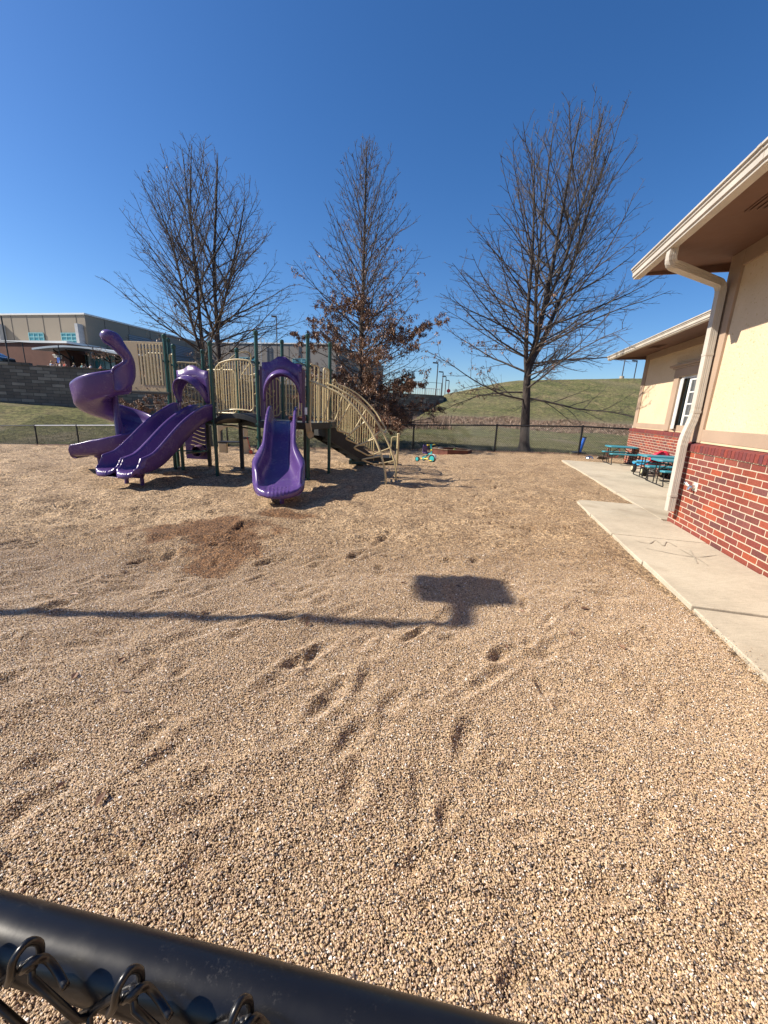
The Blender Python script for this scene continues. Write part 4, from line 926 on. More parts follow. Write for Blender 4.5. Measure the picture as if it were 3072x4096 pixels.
    # ---- stairs running down behind
    s0, s1_ = V((-1.68, 9.88, 1.08)), V((-.56, 10.9, .16)); fw = (s1_ - s0); hdv = V((fw.x, fw.y, 0)).normalized(); sdv = V((hdv.y, -hdv.x, 0)); wS = .62
    st = None
    for k in (-1, 1):
        c0 = s0 + sdv * (k * wS / 2) ; c1 = s1_ + sdv * (k * wS / 2)
        o = MB().slab([c0 + Z * .1, c1 + Z * .14, c1 - Z * .1, c1 - Z * .1 - hdv * .12, c0 - Z * .3, c0 - Z * .3 - hdv * .0], sdv * .02).build('stringer', DARKD, t, bevel=.003)
    for k in range(6):
        f = (k + .6) / 6; p = s0.lerp(s1_, f); MB().obb(p - Z * .0, hdv * .12, sdv * (wS / 2 - .012), Z * .02).build('step', DARKD, t, bevel=.004); MB().obb(p - Z * .09 - hdv * .11, hdv * .008, sdv * (wS / 2 - .014), Z * .085).build('riser', DARKD, t)
    for k in (-1, 1):
        m = MB(); off = sdv * (k * (wS / 2 + .03)); a_ = V((-1.55, 10.0, 0)) + off; e_ = V((-.58, 10.95, 0)) + off; n_ = 17
        zt = lambda q: 2.1 - .78 * q - .12 * math.sin(PI * q) * -.6; zl = lambda q: 1.12 - .72 * q
        m.tube(catmull([a_ + Z * zl(0), a_ + Z * (zt(0) - .03), a_.lerp(e_, .1) + Z * zt(.1), a_.lerp(e_, .3) + Z * zt(.3), a_.lerp(e_, .6) + Z * zt(.6), a_.lerp(e_, .93) + Z * zt(.93), e_ + Z * (zt(1) - .06), e_ + Z * (zt(1) - .25), e_ + Z * .1], 5), .0165, 10)
        m.rod(a_ + Z * zl(0), e_ + Z * zl(1), .011, 8)
        for i in range(1, n_): q = i / n_; p = a_.lerp(e_, q); m.rod(p + Z * zl(q), p + Z * zt(q), .0095, 8)
        m.build('stair_railing', CREAM, t, smooth=2)
    MB().box(-.42, .2, 11.25, 11.9, .06, .2).build('landing_step', DARKD, t, bevel=.008)
    m = MB().cyl(.3, 11.23, -.1, .84, .034, 14); m.ball((.3, 11.23, .86), .042, 12, 8, (1, 1, .6)); m.tube(rounded([(.3, 11.23, .78), (.12, 11.25, .78), (.1, 11.27, .1)], .07), .014, 8); m.build('handrail_post', CREAM, t, smooth=2)
    m = MB().tube([(-.9, 10.35, .12), (-.2, 10.5, .16)], .03, 8); m.box(-1.02, -.62, 10.9, 11.12, .0, .13); m.build('step_base', mat('green_block', (.02, .05, .045), .6, .3), t, bevel=.006)
    # talk tube
    m = MB().slab([(-1.68, 8.3, 1.17), (-1.58, 8.3, 1.17), (-1.56, 8.3, 1.08), (-1.585, 8.3, .95), (-1.66, 8.3, .95)], (0, .03, 0)); c = V((-1.545, 8.16, .95))
    m.tube([c + V((0, .09, .02)), c + V((0, .03, 0)), c + V((0, -.02, 0))], [.04, .055, .074], 20, caps=False); m.tube([c + V((0, .0, 0)), c + V((0, -.001, 0))], .062, 20); m.tube([c + V((-.0, .06, .03)), c + V((-.02, .05, .2)), c + V((-.03, .06, .28))], .022, 10); m.build('talk_tube', CREAMP, t, smooth=2)
    MB().box(-1.69, -1.64, 8.29, 8.31, 1.34, 1.48).build('warning_sticker', WHITE, t)
    # under-deck purple climbing panel with wavy slots and a tube
    a = V((-4.86, 9.68, 0)); b_ = V((-4.3, 9.66, 0)); u = (b_ - a).normalized(); nr = V((u.y, -u.x, 0)); o = MB().slab([a + Z * .14, b_ + Z * .14, b_ + Z * 1.08, b_.lerp(a, .3) + Z * 1.08, a + Z * .62], nr * -.03).build('wave_panel', PURPLE, t, bevel=.006)
    m = MB()
    for k in range(6): m.tube(catmull([a + u * x + nr * .004 + Z * (.46 + .095 * k + .06 * math.sin(x * 8 + .6) - .1 * (.5 - x)) for x in np.linspace(.14 + .03 * k, .5, 7)], 3), .009, 6)
    m.build('wave_slot', CREAMP, o)
    c = (a + b_) / 2 + u * .08; MB().tube([c + nr * .2 + Z * .34, c - nr * .05 + Z * .36], [.13, .14], 24, caps=False).build('crawl_tube', PURPLE2, o, smooth=True, solid=.015)
play_structure()

# small things left on and around the climber
def boots():
    for i, (x, y, dz) in enumerate(((-2.95, 8.42, 0), (-2.86, 8.4, 0))):
        z0 = 1.325
        t = thing('child_boot', ['small mauve child boot of the pair on the bridge, farther from the green post', 'small mauve child boot of the pair on the bridge, close beside the green post'][i], 'boot', (x, y, z0), 'pair of child boots on the bridge')
        m = MB(); m.tube([(x, y, z0 + .03), (x, y, z0 + .08), (x + .004, y, z0 + .13)], [.03, .027, .033], 12); m.build('boot_shaft', mat('mauve_boot', (.12, .045, .1), .5), t, smooth=2)
        m = MB(); m.ball((x + .03, y - .01, z0 + .026), .03, 12, 8, (1.7, 1, .8)); m.build('boot_toe', mat('boot_toe', (.1, .04, .08), .5), t, smooth=True)
        MB().box(x - .035, x + .085, y - .036, y + .024, z0, z0 + .01).build('sole', RUBBER, t, bevel=.003)
boots()
o = MB().box(-2.26, -1.86, 9.3, 9.55, 1.18, 1.26).build('toy_block', WOODR, None, bevel=.02); tag(o, 'flat rust red block lying on the deck behind the single slide', 'block')

# ------------------------------------------------------------------ loose playground things
def play_stand():
    x0, y0 = -7.65, 18.2; z0 = float(gz(-7, 18.2)) - .02; t = thing('play_stand', 'cream plastic play stand with an arched top seen under the climber bridge', 'play stand', (x0 + .6, y0, z0))
    O = Vector((x0, y0, z0)); u = Vector((.93, .2, 0)).normalized(); nr = Vector((-u.y, u.x, 0)); fr = (O, u, nr)
    P = lambda x, z: O + u * x + Z * z
    m = MB().slab([P(0, 1.02), P(0, 1.3), P(.2, 1.27), P(.42, 1.35), P(.62, 1.38), P(.85, 1.33), P(1.0, 1.28), P(1.3, 1.3), P(1.3, 1.16), P(1.0, 1.14), P(.75, 1.2), P(.6, 1.24), P(.42, 1.22), P(.2, 1.1), P(.12, 1.02)], nr * .1).build('arch', CREAMP, t, bevel=.02)
    m = MB(); m.box(0, .12, 0, .1, .52, 1.02, fr).build('side_post', CREAMP, t, bevel=.02); m = MB(); m.box(.02, .36, -.05, .4, 0, .5, fr); m.build('cupboard', CREAMP, t, bevel=.03)
    MB().box(1.02, 1.3, 0, .12, .84, 1.16, fr).build('side_post', CREAMP, t, bevel=.02); MB().slab([P(1.0, 0), P(1.36, 0), P(1.3, .72), P(1.02, .72)], nr * .4).build('cupboard', CREAMP, t, bevel=.03)
    MB().box(-.02, 1.0, -.06, .35, .53, .575, fr).box(1.0, 1.34, -.02, .38, .74, .79, fr).build('shelf', mat('dark_shelf', (.03, .03, .035), .5), t, bevel=.01)
    MB().box(1.06, 1.14, -.02, -.005, .86, 1.1, fr).build('small_window', mat('pale_panel', (.5, .44, .36), .5), t)
    c = O + u * 1.42 + nr * -.1; q = thing('toy_shovel', 'orange red toy shovel leaning against the play stand', 'toy shovel', tuple(c))
    MB().tube([c + Z * .22, c - u * .14 + Z * .82], .014, 8).build('handle', REDP, q, smooth=2)
    MB().tube([c + Z * .24, c + Z * .2, c + u * .03 + Z * .0], [.03, .07, .09], 12).build('scoop', mat('orange_plastic', (.75, .1, .03), .4), q, smooth=2)
play_stand()

def tricycle():
    z0 = -.03; x, y = 1.2, 12.45; t = thing('tricycle', 'toddler tricycle with purple seat, turquoise frame and yellow handlebar grips', 'tricycle', (x, y, z0)); V = Vector
    fw_ = V((1.41, 12.36, z0 + .125)); ax = V((.94, .34, 0)).normalized(); fwd = V((.34, -.94, 0)).normalized(); fwd = V((.75, -.66, 0)).normalized(); ax = V((-fwd.y, fwd.x, 0)) * -1
    def wheel(c, r, w_, a):
        o = MB().tube([c - a * w_, c - a * w_ * .7, c + a * w_ * .7, c + a * w_], [r * .86, r, r, r * .86], 28).build('wheel', RUBBER, t, smooth=2)
        m = MB()
        for s_ in (-1, 1): m.tube([c + a * s_ * w_ * 1.01, c + a * s_ * (w_ * 1.15)], [r * .68, r * .5], 20)
        m.build('hub', TEAL2, o, smooth=2)
    wheel(fw_, .125, .026, ax); rc = fw_ - fwd * .44 - Z * .045
    wheel(rc - ax * .17, .08, .024, ax); wheel(rc + ax * .17, .08, .024, ax)
    MB().tube([rc - ax * .17, rc + ax * .17], .012, 8).tube(catmull([rc, rc + fwd * .14 + Z * .02, rc + fwd * .28 + Z * .02], 4), .022, 8).build('rear_axle', YELLOW, t, smooth=2)
    MB().tube(catmull([fw_ + Z * .17 - fwd * .03, fw_ - fwd * .14 + Z * .12, fw_ - fwd * .26 + Z * .03, rc + fwd * .08 + Z * .01], 5), .024, 10).build('frame', TEAL2, t, smooth=2)
    MB().tube([fw_ - fwd * .0, fw_ + Z * .16 - fwd * .03], .022, 8).tube([fw_ + Z * .16 - fwd * .03, fw_ + Z * .42 - fwd * .08], .015, 8).build('fork', TEAL2, t, smooth=2)
    MB().ball(fw_ + Z * .26 - fwd * .05, .03, 12, 8).build('stem_joint', YELLOW, t, smooth=True)
    rows = []
    for a_ in np.linspace(R(-15), R(100), 9): rows.append([fw_ + fwd * math.sin(a_ - R(20)) * .145 + Z * math.cos(a_ - R(20)) * .145 + ax * s_ * .045 for s_ in (-1, -.5, 0, .5, 1)])
    MB().loft(rows, False).build('mudguard', WHITE, t, smooth=True, solid=.006)
    hb = fw_ + Z * .42 - fwd * .08; MB().tube([hb - ax * .18 + Z * .0, hb + ax * .18 + Z * .0], .01, 8).build('handlebar', TEAL2, t, smooth=2)
    for s_ in (-1, 1): MB().tube([hb + ax * s_ * .1, hb + ax * s_ * .2], .018, 10).build('grip', YELLOW, t, smooth=2); MB().box(-.03, .03, -.05, .05, -.01, .01, (fw_ + ax * s_ * .08 - Z * .05 * s_, ax, fwd)).build('pedal', YELLOW, t, bevel=.004)
    sc = rc + fwd * .12 + Z * .17; rows = []
    for i in range(9):
        f = i / 8; a_ = R(lerp(-10, 100, min(1, f * 1.4))); rows.append([sc + fwd * (.14 - .17 * min(1, f * 2.2)) + Z * (.0 + max(0, f - .42) * .44) + ax * s_ * (.1 + .02 * math.sin(PI * f)) * 1.05 + fwd * abs(s_) ** 2 * .05 + Z * abs(s_) ** 3 * .035 for s_ in np.linspace(-1, 1, 9)])
    MB().loft(rows, False).build('seat', PURPLE, t, smooth=True, solid=.015)
tricycle()

def sandbox():
    c = (2.88, 17.8); z0 = -.27; r = .92; t = thing('sandbox', 'low rust brown six sided timber sandbox in front of the fence', 'sandbox', (*c, z0)); n = 6
    pt = lambda k, rr: Vector((c[0] + rr * math.cos(2 * PI * k / n + .2), c[1] + rr * .72 * math.sin(2 * PI * k / n + .2), 0))
    for k in range(n):
        a, b_ = pt(k, r), pt(k + 1, r); a2, b2 = pt(k, r - .06), pt(k + 1, r - .06)
        MB().loft([[a + Z * (z0 - .05), a2 + Z * (z0 - .05), a2 + Z * (z0 + .2), a + Z * (z0 + .2)], [b_ + Z * (z0 - .05), b2 + Z * (z0 - .05), b2 + Z * (z0 + .2), b_ + Z * (z0 + .2)]]).build('side_board', WOODR, t)
        MB().loft([[pt(k, r + .04) + Z * (z0 + .201), pt(k, r - .12) + Z * (z0 + .201), pt(k, r - .12) + Z * (z0 + .225), pt(k, r + .04) + Z * (z0 + .225)], [pt(k + 1, r + .04) + Z * (z0 + .201), pt(k + 1, r - .12) + Z * (z0 + .201), pt(k + 1, r - .12) + Z * (z0 + .225), pt(k + 1, r + .04) + Z * (z0 + .225)]]).build('rim_board', mat('weathered_rim', (.22, .15, .09), .8), t)
    MB().prism([tuple(pt(k, r - .062))[:2] for k in range(n)], z0 - .05, z0 + .1).build('sand', mat('sand', (.4, .32, .22), .95), t)
    o = MB().ball((2.95, 17.6, z0 + .175), .075, 16, 10).build('ball', mat('tennis_yellow', (.5, .55, .12), .7), None, smooth=True); tag(o, 'pale yellow ball lying in the timber sandbox', 'ball')
    o = MB().ball((2.35, 17.75, z0 + .19), .1, 16, 10, (1.3, 1, .8)).build('toy_bucket', mat('dark_grey_plastic', (.05, .05, .06), .5), None, smooth=True); tag(o, 'dark grey upturned toy bucket at the left end of the sandbox', 'bucket')
sandbox()

def picnic_table():
    """local frame: x along the table, y across; origin on the ground at its middle"""
    t = thing('picnic_table', 'teal child size picnic table farthest away by the corner of the brick wall', 'picnic table', (0, 0, 0), 'teal picnic tables on the patio'); Lh = .46
    def top(y0, y1, z, th, nm):
        m = MB(); c = .06; m.prism([(-Lh, y0 + c), (-Lh + c, y0), (Lh - c, y0), (Lh, y0 + c), (Lh, y1 - c), (Lh - c, y1), (-Lh + c, y1), (-Lh, y1 - c)], z - th, z); m.build(nm, TEAL, t, local=True, bevel=.008)
    top(-.3, .3, .61, .042, 'table_top'); top(-.56, -.36, .385, .04, 'bench'); top(.36, .56, .385, .04, 'bench')
    for s_ in (-1, 1):
        x = s_ * (Lh - .09); m = MB()
        m.tube(rounded([(x, -.47, .36), (x, -.47, .12), (x, -.55, .012), (x, .55, .012), (x, .47, .12), (x, .47, .36)], .1, 5), .014, 8)
        for y in (-.14, .06): m.rod((x, y, .012), (x, y + .04 * s_ * 0, .575), .0135, 8)
        m.rod((x, -.47, .34), (x, .47, .34), .012, 8).rod((x, -.05, .33), (x - s_ * .32, -.05, .565), .012, 8)
        m.build('leg_frame', BLACKF, t, smooth=2, local=True)
    MB().rod((-Lh + .1, -.05, .34), (Lh - .1, -.05, .34), .011, 8).build('stretcher', BLACKF, t, local=True, smooth=2)
    return t
ptab = picnic_table(); A_ = -AZ
ptab.location = (*B(4.76, 15.47, 0)[:2], .022); ptab.rotation_euler = (0, 0, A_)
# table 2 and 3
dup(ptab, (*B(4.72, 12.2, 0)[:2], .022), A_, 'middle teal picnic table of the row with the ride-on kart behind it')
dup(ptab, (*B(4.66, 11.1, 0)[:2], .022), A_, 'teal child size picnic table nearest the downspout, partly hidden by it')

def kart():
    c = B(4.84, 12.95, .022); t = thing('pedal_kart', 'low ride-on kart with fat black tyres, cream hub and red seat behind the picnic tables', 'kart', tuple(c)); fr = (c, D, -NN)
    P = lambda a, b_, z: c + D * a - NN * b_ + Z * z
    for a, b_, r, w_ in ((.38, .3, .115, .05), (.38, -.22, .115, .05), (-.42, .3, .125, .07), (-.42, -.2, .125, .07)):
        q = P(a, b_, r); o = MB().tube([q - NN * w_, q - NN * w_ * .7, q + NN * w_ * .7, q + NN * w_], [r * .8, r, r, r * .8], 24).build('wheel', RUBBER, t, smooth=2)
        MB().tube([q - NN * w_ * 1.03, q - NN * w_ * 1.2], [r * .55, r * .5], 18).tube([q - NN * w_ * 1.2, q - NN * (w_ * 1.3)], [r * .2, r * .12], 12).build('hub', mat('cream_hub', (.65, .58, .35), .5), o, smooth=2)
    MB().tube([P(.38, -.2, .12), P(.38, .28, .12)], .014, 8).tube([P(-.42, -.2, .13), P(-.42, .28, .13)], .014, 8).tube(rounded([P(.45, .04, .13), P(.1, .04, .12), P(-.3, .04, .15), P(-.5, .04, .28)], .1), .022, 8).build('frame', mat('silver_frame', (.5, .5, .52), .4, metal=.7), t, smooth=2)
    rows = []
    for i in range(10):
        f = i / 9; rows.append([P(-.02 - .26 * min(1, f * 1.8), s_ * .17 * (1 - .25 * f), .22 + .02 + max(0, f - .5) * .62 + abs(s_) ** 3 * .07) for s_ in np.linspace(-1, 1, 9)])
    MB().loft(rows, False).build('seat', REDP, t, smooth=True, solid=.02)
    rows = []
    r_ = np.random.default_rng(4)
    for i in range(12):
        f = i / 11; rows.append([P(.5 - .55 * f, .28 * s_ + .05, .3 + .02 * math.sin(9 * f + 3 * s_) + .025 * r_.random() - .06 * abs(s_) ** 2) for s_ in np.linspace(-1, 1, 9)])
    o = MB().loft(rows, False).build('jacket', SKYBLUE, None, smooth=True, solid=.03); tag(o, 'crumpled bright blue jacket lying over the front of the red kart', 'jacket')
    rows = [[P(-.32 - .22 * i / 7, .2 * s_, .55 + .06 * math.sin(i * 1.3 + s_ * 2) - .1 * abs(s_) ** 2 + .02 * i) for s_ in np.linspace(-1, 1, 9)] for i in range(8)]
    o = MB().loft(rows, False).build('bag', mat('red_cloth', (.6, .015, .05), .65, .3, 14), None, smooth=True, solid=.05); tag(o, 'bright red cloth bag slumped over the back of the kart seat', 'bag')
kart()

def bits():
    x, y = 8.75, 18.15; t = thing('blue_tube', 'upright blue plastic tube with a dark rim standing at the fence', 'tube', (x - .1, y, 0))
    MB().tube([(x - .12, y, -.02), (x + .02, y, .68)], [.078, .072], 20).build('tube_body', BLUE, t, smooth=2); MB().tube([(x + .018, y, .66), (x + .025, y, .71)], .088, 20).build('rim', BLACKF, t, smooth=2)
    MB().box(x - .42, x + .1, y - .2, y + .2, -.04, .03).build('foot_plate', BLACKF, t, bevel=.02)
    c = Vector((9.15, 16.35, .24)); t = thing('toy_hoop', 'rusty red hoop standing on edge behind the far picnic table', 'hoop', tuple(c - Z * .24)); pts = [c + Vector((math.cos(q), .3 * math.sin(q), 0)) * .0 + NN * .24 * math.cos(q) + Z * .24 * math.sin(q) for q in np.linspace(0, 2 * PI, 33)[:-1]]
    MB().tube(pts, .018, 8, loop=True).build('hoop_ring', mat('rusty_red', (.3, .05, .03), .5, .3, 8), t, smooth=True)
    c = Vector((7.82, 15.55, .0)); t = thing('metal_bowl', 'shiny upturned metal bowl at the far edge of the patio', 'bowl', tuple(c)); rows = [[c + Vector((r_ * math.cos(q), r_ * math.sin(q), z_)) for q in np.linspace(0, 2 * PI, 21)[:-1]] for r_, z_ in ((.15, 0), (.14, .03), (.12, .07), (.07, .1), (.01, .11))]
    MB().loft(rows).build('bowl_shell', SILVER, t, smooth=True)
    o = MB().slab([B(4.4, 16.9, 0), B(4.9, 17.3, 0), B(4.95, 17.25, .02), B(4.45, 16.8, .12)], (0, 0, .03)).build('board', mat('grey_board', (.2, .19, .18), .8), None, bevel=.005); tag(o, 'grey board lying tilted on the ground behind the far picnic table', 'board')
bits()

def light_pole():
    x, y = -6.8, 2.52; h = 5.9; t = thing('light_pole', 'tall dark pole with a flat box lamp head casting the long shadow on the gravel', 'light pole', (x, y, 0))
    MB().tube([(x, y, -.1), (x, y, h)], [.062, .045], 12).build('pole', BLACKF, t, smooth=2); MB().cyl(x, y, -.1, .12, .12, 12).build('base', BLACKF, t)
    MB().slab([(x - .03, y - .02, h - .06), (x + .12, y - .02, h - .06), (x + .1, y + .3, h), (x - .03, y + .3, h)], (0, 0, .05)).build('arm', BLACKF, t)
    MB().box(x - .3, x + .5, y + .3, y + .84, h, h + .06).build('lamp_head', BLACKF, t, bevel=.02)
light_pole()

# ------------------------------------------------------------------ background
def retaining():
    pts = catmull([(x, y, 0) for x, y in WALL], 5); top = 4.0
    t = thing('retaining_wall', 'long grey brown block retaining wall standing in shade behind the playground', 'wall', (-34, 40, 0))
    def nrm(i): d = (pts[min(i + 1, len(pts) - 1)] - pts[max(i - 1, 0)]).normalized(); return Vector((-d.y, d.x, 0))
    MB().loft([[p - nrm(i) * .1 - Z * 3, p + Z * top, p + nrm(i) * .5 + Z * top, p + nrm(i) * .6 - Z * 3] for i, p in enumerate(pts)]).build('block_face', BLOCK, t)
    m = MB(); m.loft([[p - nrm(i) * .05 + Z * (top + .002), p - nrm(i) * .05 + Z * (top + .22), p + nrm(i) * .5 + Z * (top + .22), p + nrm(i) * .5 + Z * (top + .002)] for i, p in enumerate(pts) if p.x < -33.9]).build('cap_stones', BLOCK, t)
    MB().loft([[p - nrm(i) * .06 + Z * (top + .001), p - nrm(i) * .06 + Z * (top + .07), p + nrm(i) * .5 + Z * (top + .07), p + nrm(i) * .5 + Z * (top + .001)] for i, p in enumerate(pts) if p.x > -33.9]).build('cap_stones', BLOCK, t)
    struct(MB().prism([tuple(p + nrm(i) * .45)[:2] for i, p in enumerate(pts)] + [(14, 90), (20, 160), (-160, 160), (-160, 20)], -2, 3.97).build('parking_ground', ASPH, None))
    f = thing('chain_link_fence', 'tall black chain link fence on top of the retaining wall', 'fence', (-31.9, 40.4, 4)); H = 2.05
    S_ = [0]
    for i in range(1, len(pts)): S_.append(S_[-1] + (pts[i] - pts[i - 1]).length)
    def along(s): i = max(0, min(len(pts) - 2, int(np.searchsorted(S_, s)) - 1)); return pts[i].lerp(pts[i + 1], (s - S_[i]) / (S_[i + 1] - S_[i])) + nrm(i) * .38
    s0 = next(S_[i] for i in range(len(pts)) if pts[i].x > -38.1); ps = []; s = s0
    while s < S_[-1] - .3: ps.append(along(s) + Z * 4.0); s += 3.07
    for p in ps: MB().rod(p, p + Z * H, .04, 8).build('fence_post', BLACKF, f)
    m = MB()
    for i in range(len(ps) - 1): m.rod(ps[i] + Z * H, ps[i + 1] + Z * H, .03, 6)
    m.build('top_rail', BLACKF, f)
    g_ = thing('guard_railing', 'pale metal railing above the far end of the retaining wall', 'railing', (1, 69, 4)); m = MB()
    s = S_[-1] - 17
    while s < S_[-1] - .5: p = along(s) + Vector((0, .5, 3.95)); m.rod(p, p + Z * 1.15, .04, 6); s += .42
    m.build('rail_bars', mat('pale_rail', (.45, .43, .4), .5), g_); m = MB(); m.tube([along(q) + Vector((0, .5, 5.12)) for q in np.linspace(S_[-1] - 17, S_[-1] - .5, 12)], .05, 6).build('hand_rail', WHITE, g_)
retaining()

def school():
    A = Vector((-44.3, 60, 0)); t = thing('school_building', 'large tan two storey school with teal windows and a brick front', 'building', (A.x, A.y, 4)); z0, z1 = 3.97, 12.2
    TAN = mat('tan_panel', (.3, .25, .19), .9, .08, .08); TAN2 = mat('grey_panel', (.25, .225, .2), .9, .08, .08); CAP = mat('white_coping', (.75, .74, .7), .6, .03)
    W = lambda s, d_, z: A + NN * s + D * d_ + Z * z; fr = (A, NN, D)
    CX = 1.9
    MB().box(-60, CX, 0, 23.8, z0, z1, fr).build('wing_wall', TAN, t)
    MB().box(CX + .001, 29.8, 23.8, 60, z0, z1, fr).build('wing_wall', TAN2, t)
    MB().box(-60.1, CX + .1, -.12, 23.79, z1, z1 + .2, fr).box(CX + .102, 29.9, 23.68, 60, z1, z1 + .2, fr).build('coping', CAP, t)
    m = MB()
    for k in range(14): m.box(.35 - k * 2.93, .42 - k * 2.93, -.03, -.001, z0, z1, fr)
    for k in range(7): m.box(4.2 + k * 4.1, 4.26 + k * 4.1, 23.77, 23.799, z0, z1, fr)
    for k in range(5): m.box(CX + .001, CX + .03, 3 + k * 4.2, 3.06 + k * 4.2, z0, z1, fr)
    m.build('panel_joints', mat('joint', (.12, .1, .085), .9), t)
    for s_ in (1.35, -12.9): MB().box(s_ - .35, s_ + .15, -.9, -.031, z0, z1 - 1.3, fr).build('pilaster', mat('pale_pilaster', (.42, .42, .42), .7), t)
    def win(s0, s1, za, zb, nx, nz, d_=-.01, side=False):
        o = MB().box(s0, s1, d_ - .06, d_ + .03, za, zb, fr).build('window', TEALGLASS, t); m = MB()
        for i in range(nx + 1): x = lerp(s0, s1, i / nx); m.box(x - .06, x + .06, d_ - .12, d_ - .061, za, zb, fr)
        for j in range(nz + 1): z = lerp(za, zb, j / nz); m.box(s0, s1, d_ - .13, d_ - .062, z - .05, z + .05, fr)
        m.build('window_frame', mat('teal_frame', (.2, .42, .45), .5), o)
    win(-8.37, -5.69, 8.75, 9.8, 3, 2); win(-2.47, .2, 8.4, 9.8, 3, 3); win(-20.1, -17.4, 8.75, 9.8, 3, 2)
    win(21.4, 24.1, 8.9, 9.65, 3, 2, 23.79); win(10.4, 13.6, 9.2, 9.7, 5, 1, 23.79)
    # brick single storey volume in front
    BR = mat('school_brick', (.17, .075, .05), .9, .2, .5); MB().box(-60, 4.8, -5.5, -.05, z0, 7.7, fr).build('brick_block', BR, t); MB().box(-60.1, 4.95, -5.65, -.051, 7.7, 7.95, fr).build('coping', CAP, t)
    MB().box(4.81, 13, -3.2, -.9, z0, 6.9, fr).build('entrance_block', mat('brown_stone', (.06, .045, .04), .9), t)
    for i, (a, b_) in enumerate(((4.9, 5.6), (6.1, 9.6))):
        o = MB().box(a, b_, -3.3, -3.21, 4.0, 6.6, fr).build('entrance_window', TEALGLASS if i else DKGLASS, t); m = MB(); n_ = 4 if i else 2
        for k in range(n_ + 1): x = lerp(a, b_, k / n_); m.box(x - .04, x + .04, -3.36, -3.301, 4, 6.6, fr)
        for z in (4.9, 5.9): m.box(a, b_, -3.355, -3.302, z - .03, z + .03, fr)
        m.build('window_frame', mat('frame_grey', (.2, .3, .3), .5), o)
    MB().box(5.62, 6.05, -3.6, -3.21, z0, 6.9, fr).build('column', mat('pale_column', (.5, .5, .48), .6), t)
    # wave emblem on the brick
    m = MB()
    for k in range(3): m.tube([W(2.25 + x, -5.54, 6.24 - k * .16 + .08 * math.sin(x * 3.6 + .5)) for x in np.linspace(.12 * k, 1.6 - .08 * k, 20)], .05, 6)
    m.build('wave_emblem', CAP, t)
    # corrugated upper panel on the side and service ladder at the far part
    MB().box(CX + .03, CX + .16, 7, 21.5, 7.9, 10.9, fr).build('ribbed_panel', corrugated('ribbed_metal', (.27, .29, .31), 1.1), t)
    m = MB(); 
    for s_ in (14.4, 15.3): m.tube(rounded([W(s_, 23.3, 8), W(s_, 23.3, z1 + 1.0), W(s_, 24.5, z1 + 1.0), W(s_, 24.5, z1)], .3), .06, 6)
    for k in range(16): m.rod(W(14.4, 23.3, 7.2 + k * .38), W(15.3, 23.3, 7.2 + k * .38), .04, 6)
    m.build('roof_ladder', mat('galvanised', (.5, .5, .5), .4), t)
    # arched metal canopy
    c = thing('entrance_canopy', 'curved grey metal canopy on brackets over the school entrance', 'canopy', tuple(W(8, -6, 4))); secs = []
    for i in range(25):
        q = i / 24; s_ = lerp(2.3, 15.3, q); z = 6.62 + .62 * math.sin(PI * min(1, q * .9 + .08)) - .28 * q; secs.append([W(s_, -8, z), W(s_, -3.4, z + .15), W(s_, -3.4, z + .0), W(s_, -8, z - .22)])
    MB().loft(secs).build('canopy_roof', CANOPY, c, smooth=2)
    for s_ in (5.3, 11.0): MB().rod(W(s_, -5.4, 4), W(s_, -5.4, 6.2), .1, 8).rod(W(s_, -5.4, 5.5), W(s_ - 1.0, -7, 6.75), .08, 8).rod(W(s_, -5.4, 5.5), W(s_ + 1.0, -7, 6.75), .08, 8).build('bracket', BLACKF, c)
    # accessible parking sign
    s = thing('parking_sign', 'small blue accessible parking sign on a thin post before the brick wall', 'sign', tuple(W(7.5, -9, 4))); MB().rod(W(7.5, -9, 3.9), W(7.5, -9, 5.6), .03, 6).build('sign_post', BLACKF, s)
    MB().box(7.27, 7.73, -9.06, -9.04, 5.0, 5.6, fr).build('sign_plate', BLUE, s); m = MB(); Q = lambda x, z: W(7.5 + x * .68, -9.075, 5.29 + z * .68)
    m.tube([Q(.05 + .17 * math.cos(a), -.1 + .17 * math.sin(a)) for a in np.linspace(-2.9, .6, 14)], .016, 5).tube([Q(-.05, .22), Q(-.03, -.02), Q(.14, -.02), Q(.22, -.24)], .017, 5).ball(Q(-.05, .31), .03, 8, 6).build('wheelchair_symbol', WHITE, s)
school()

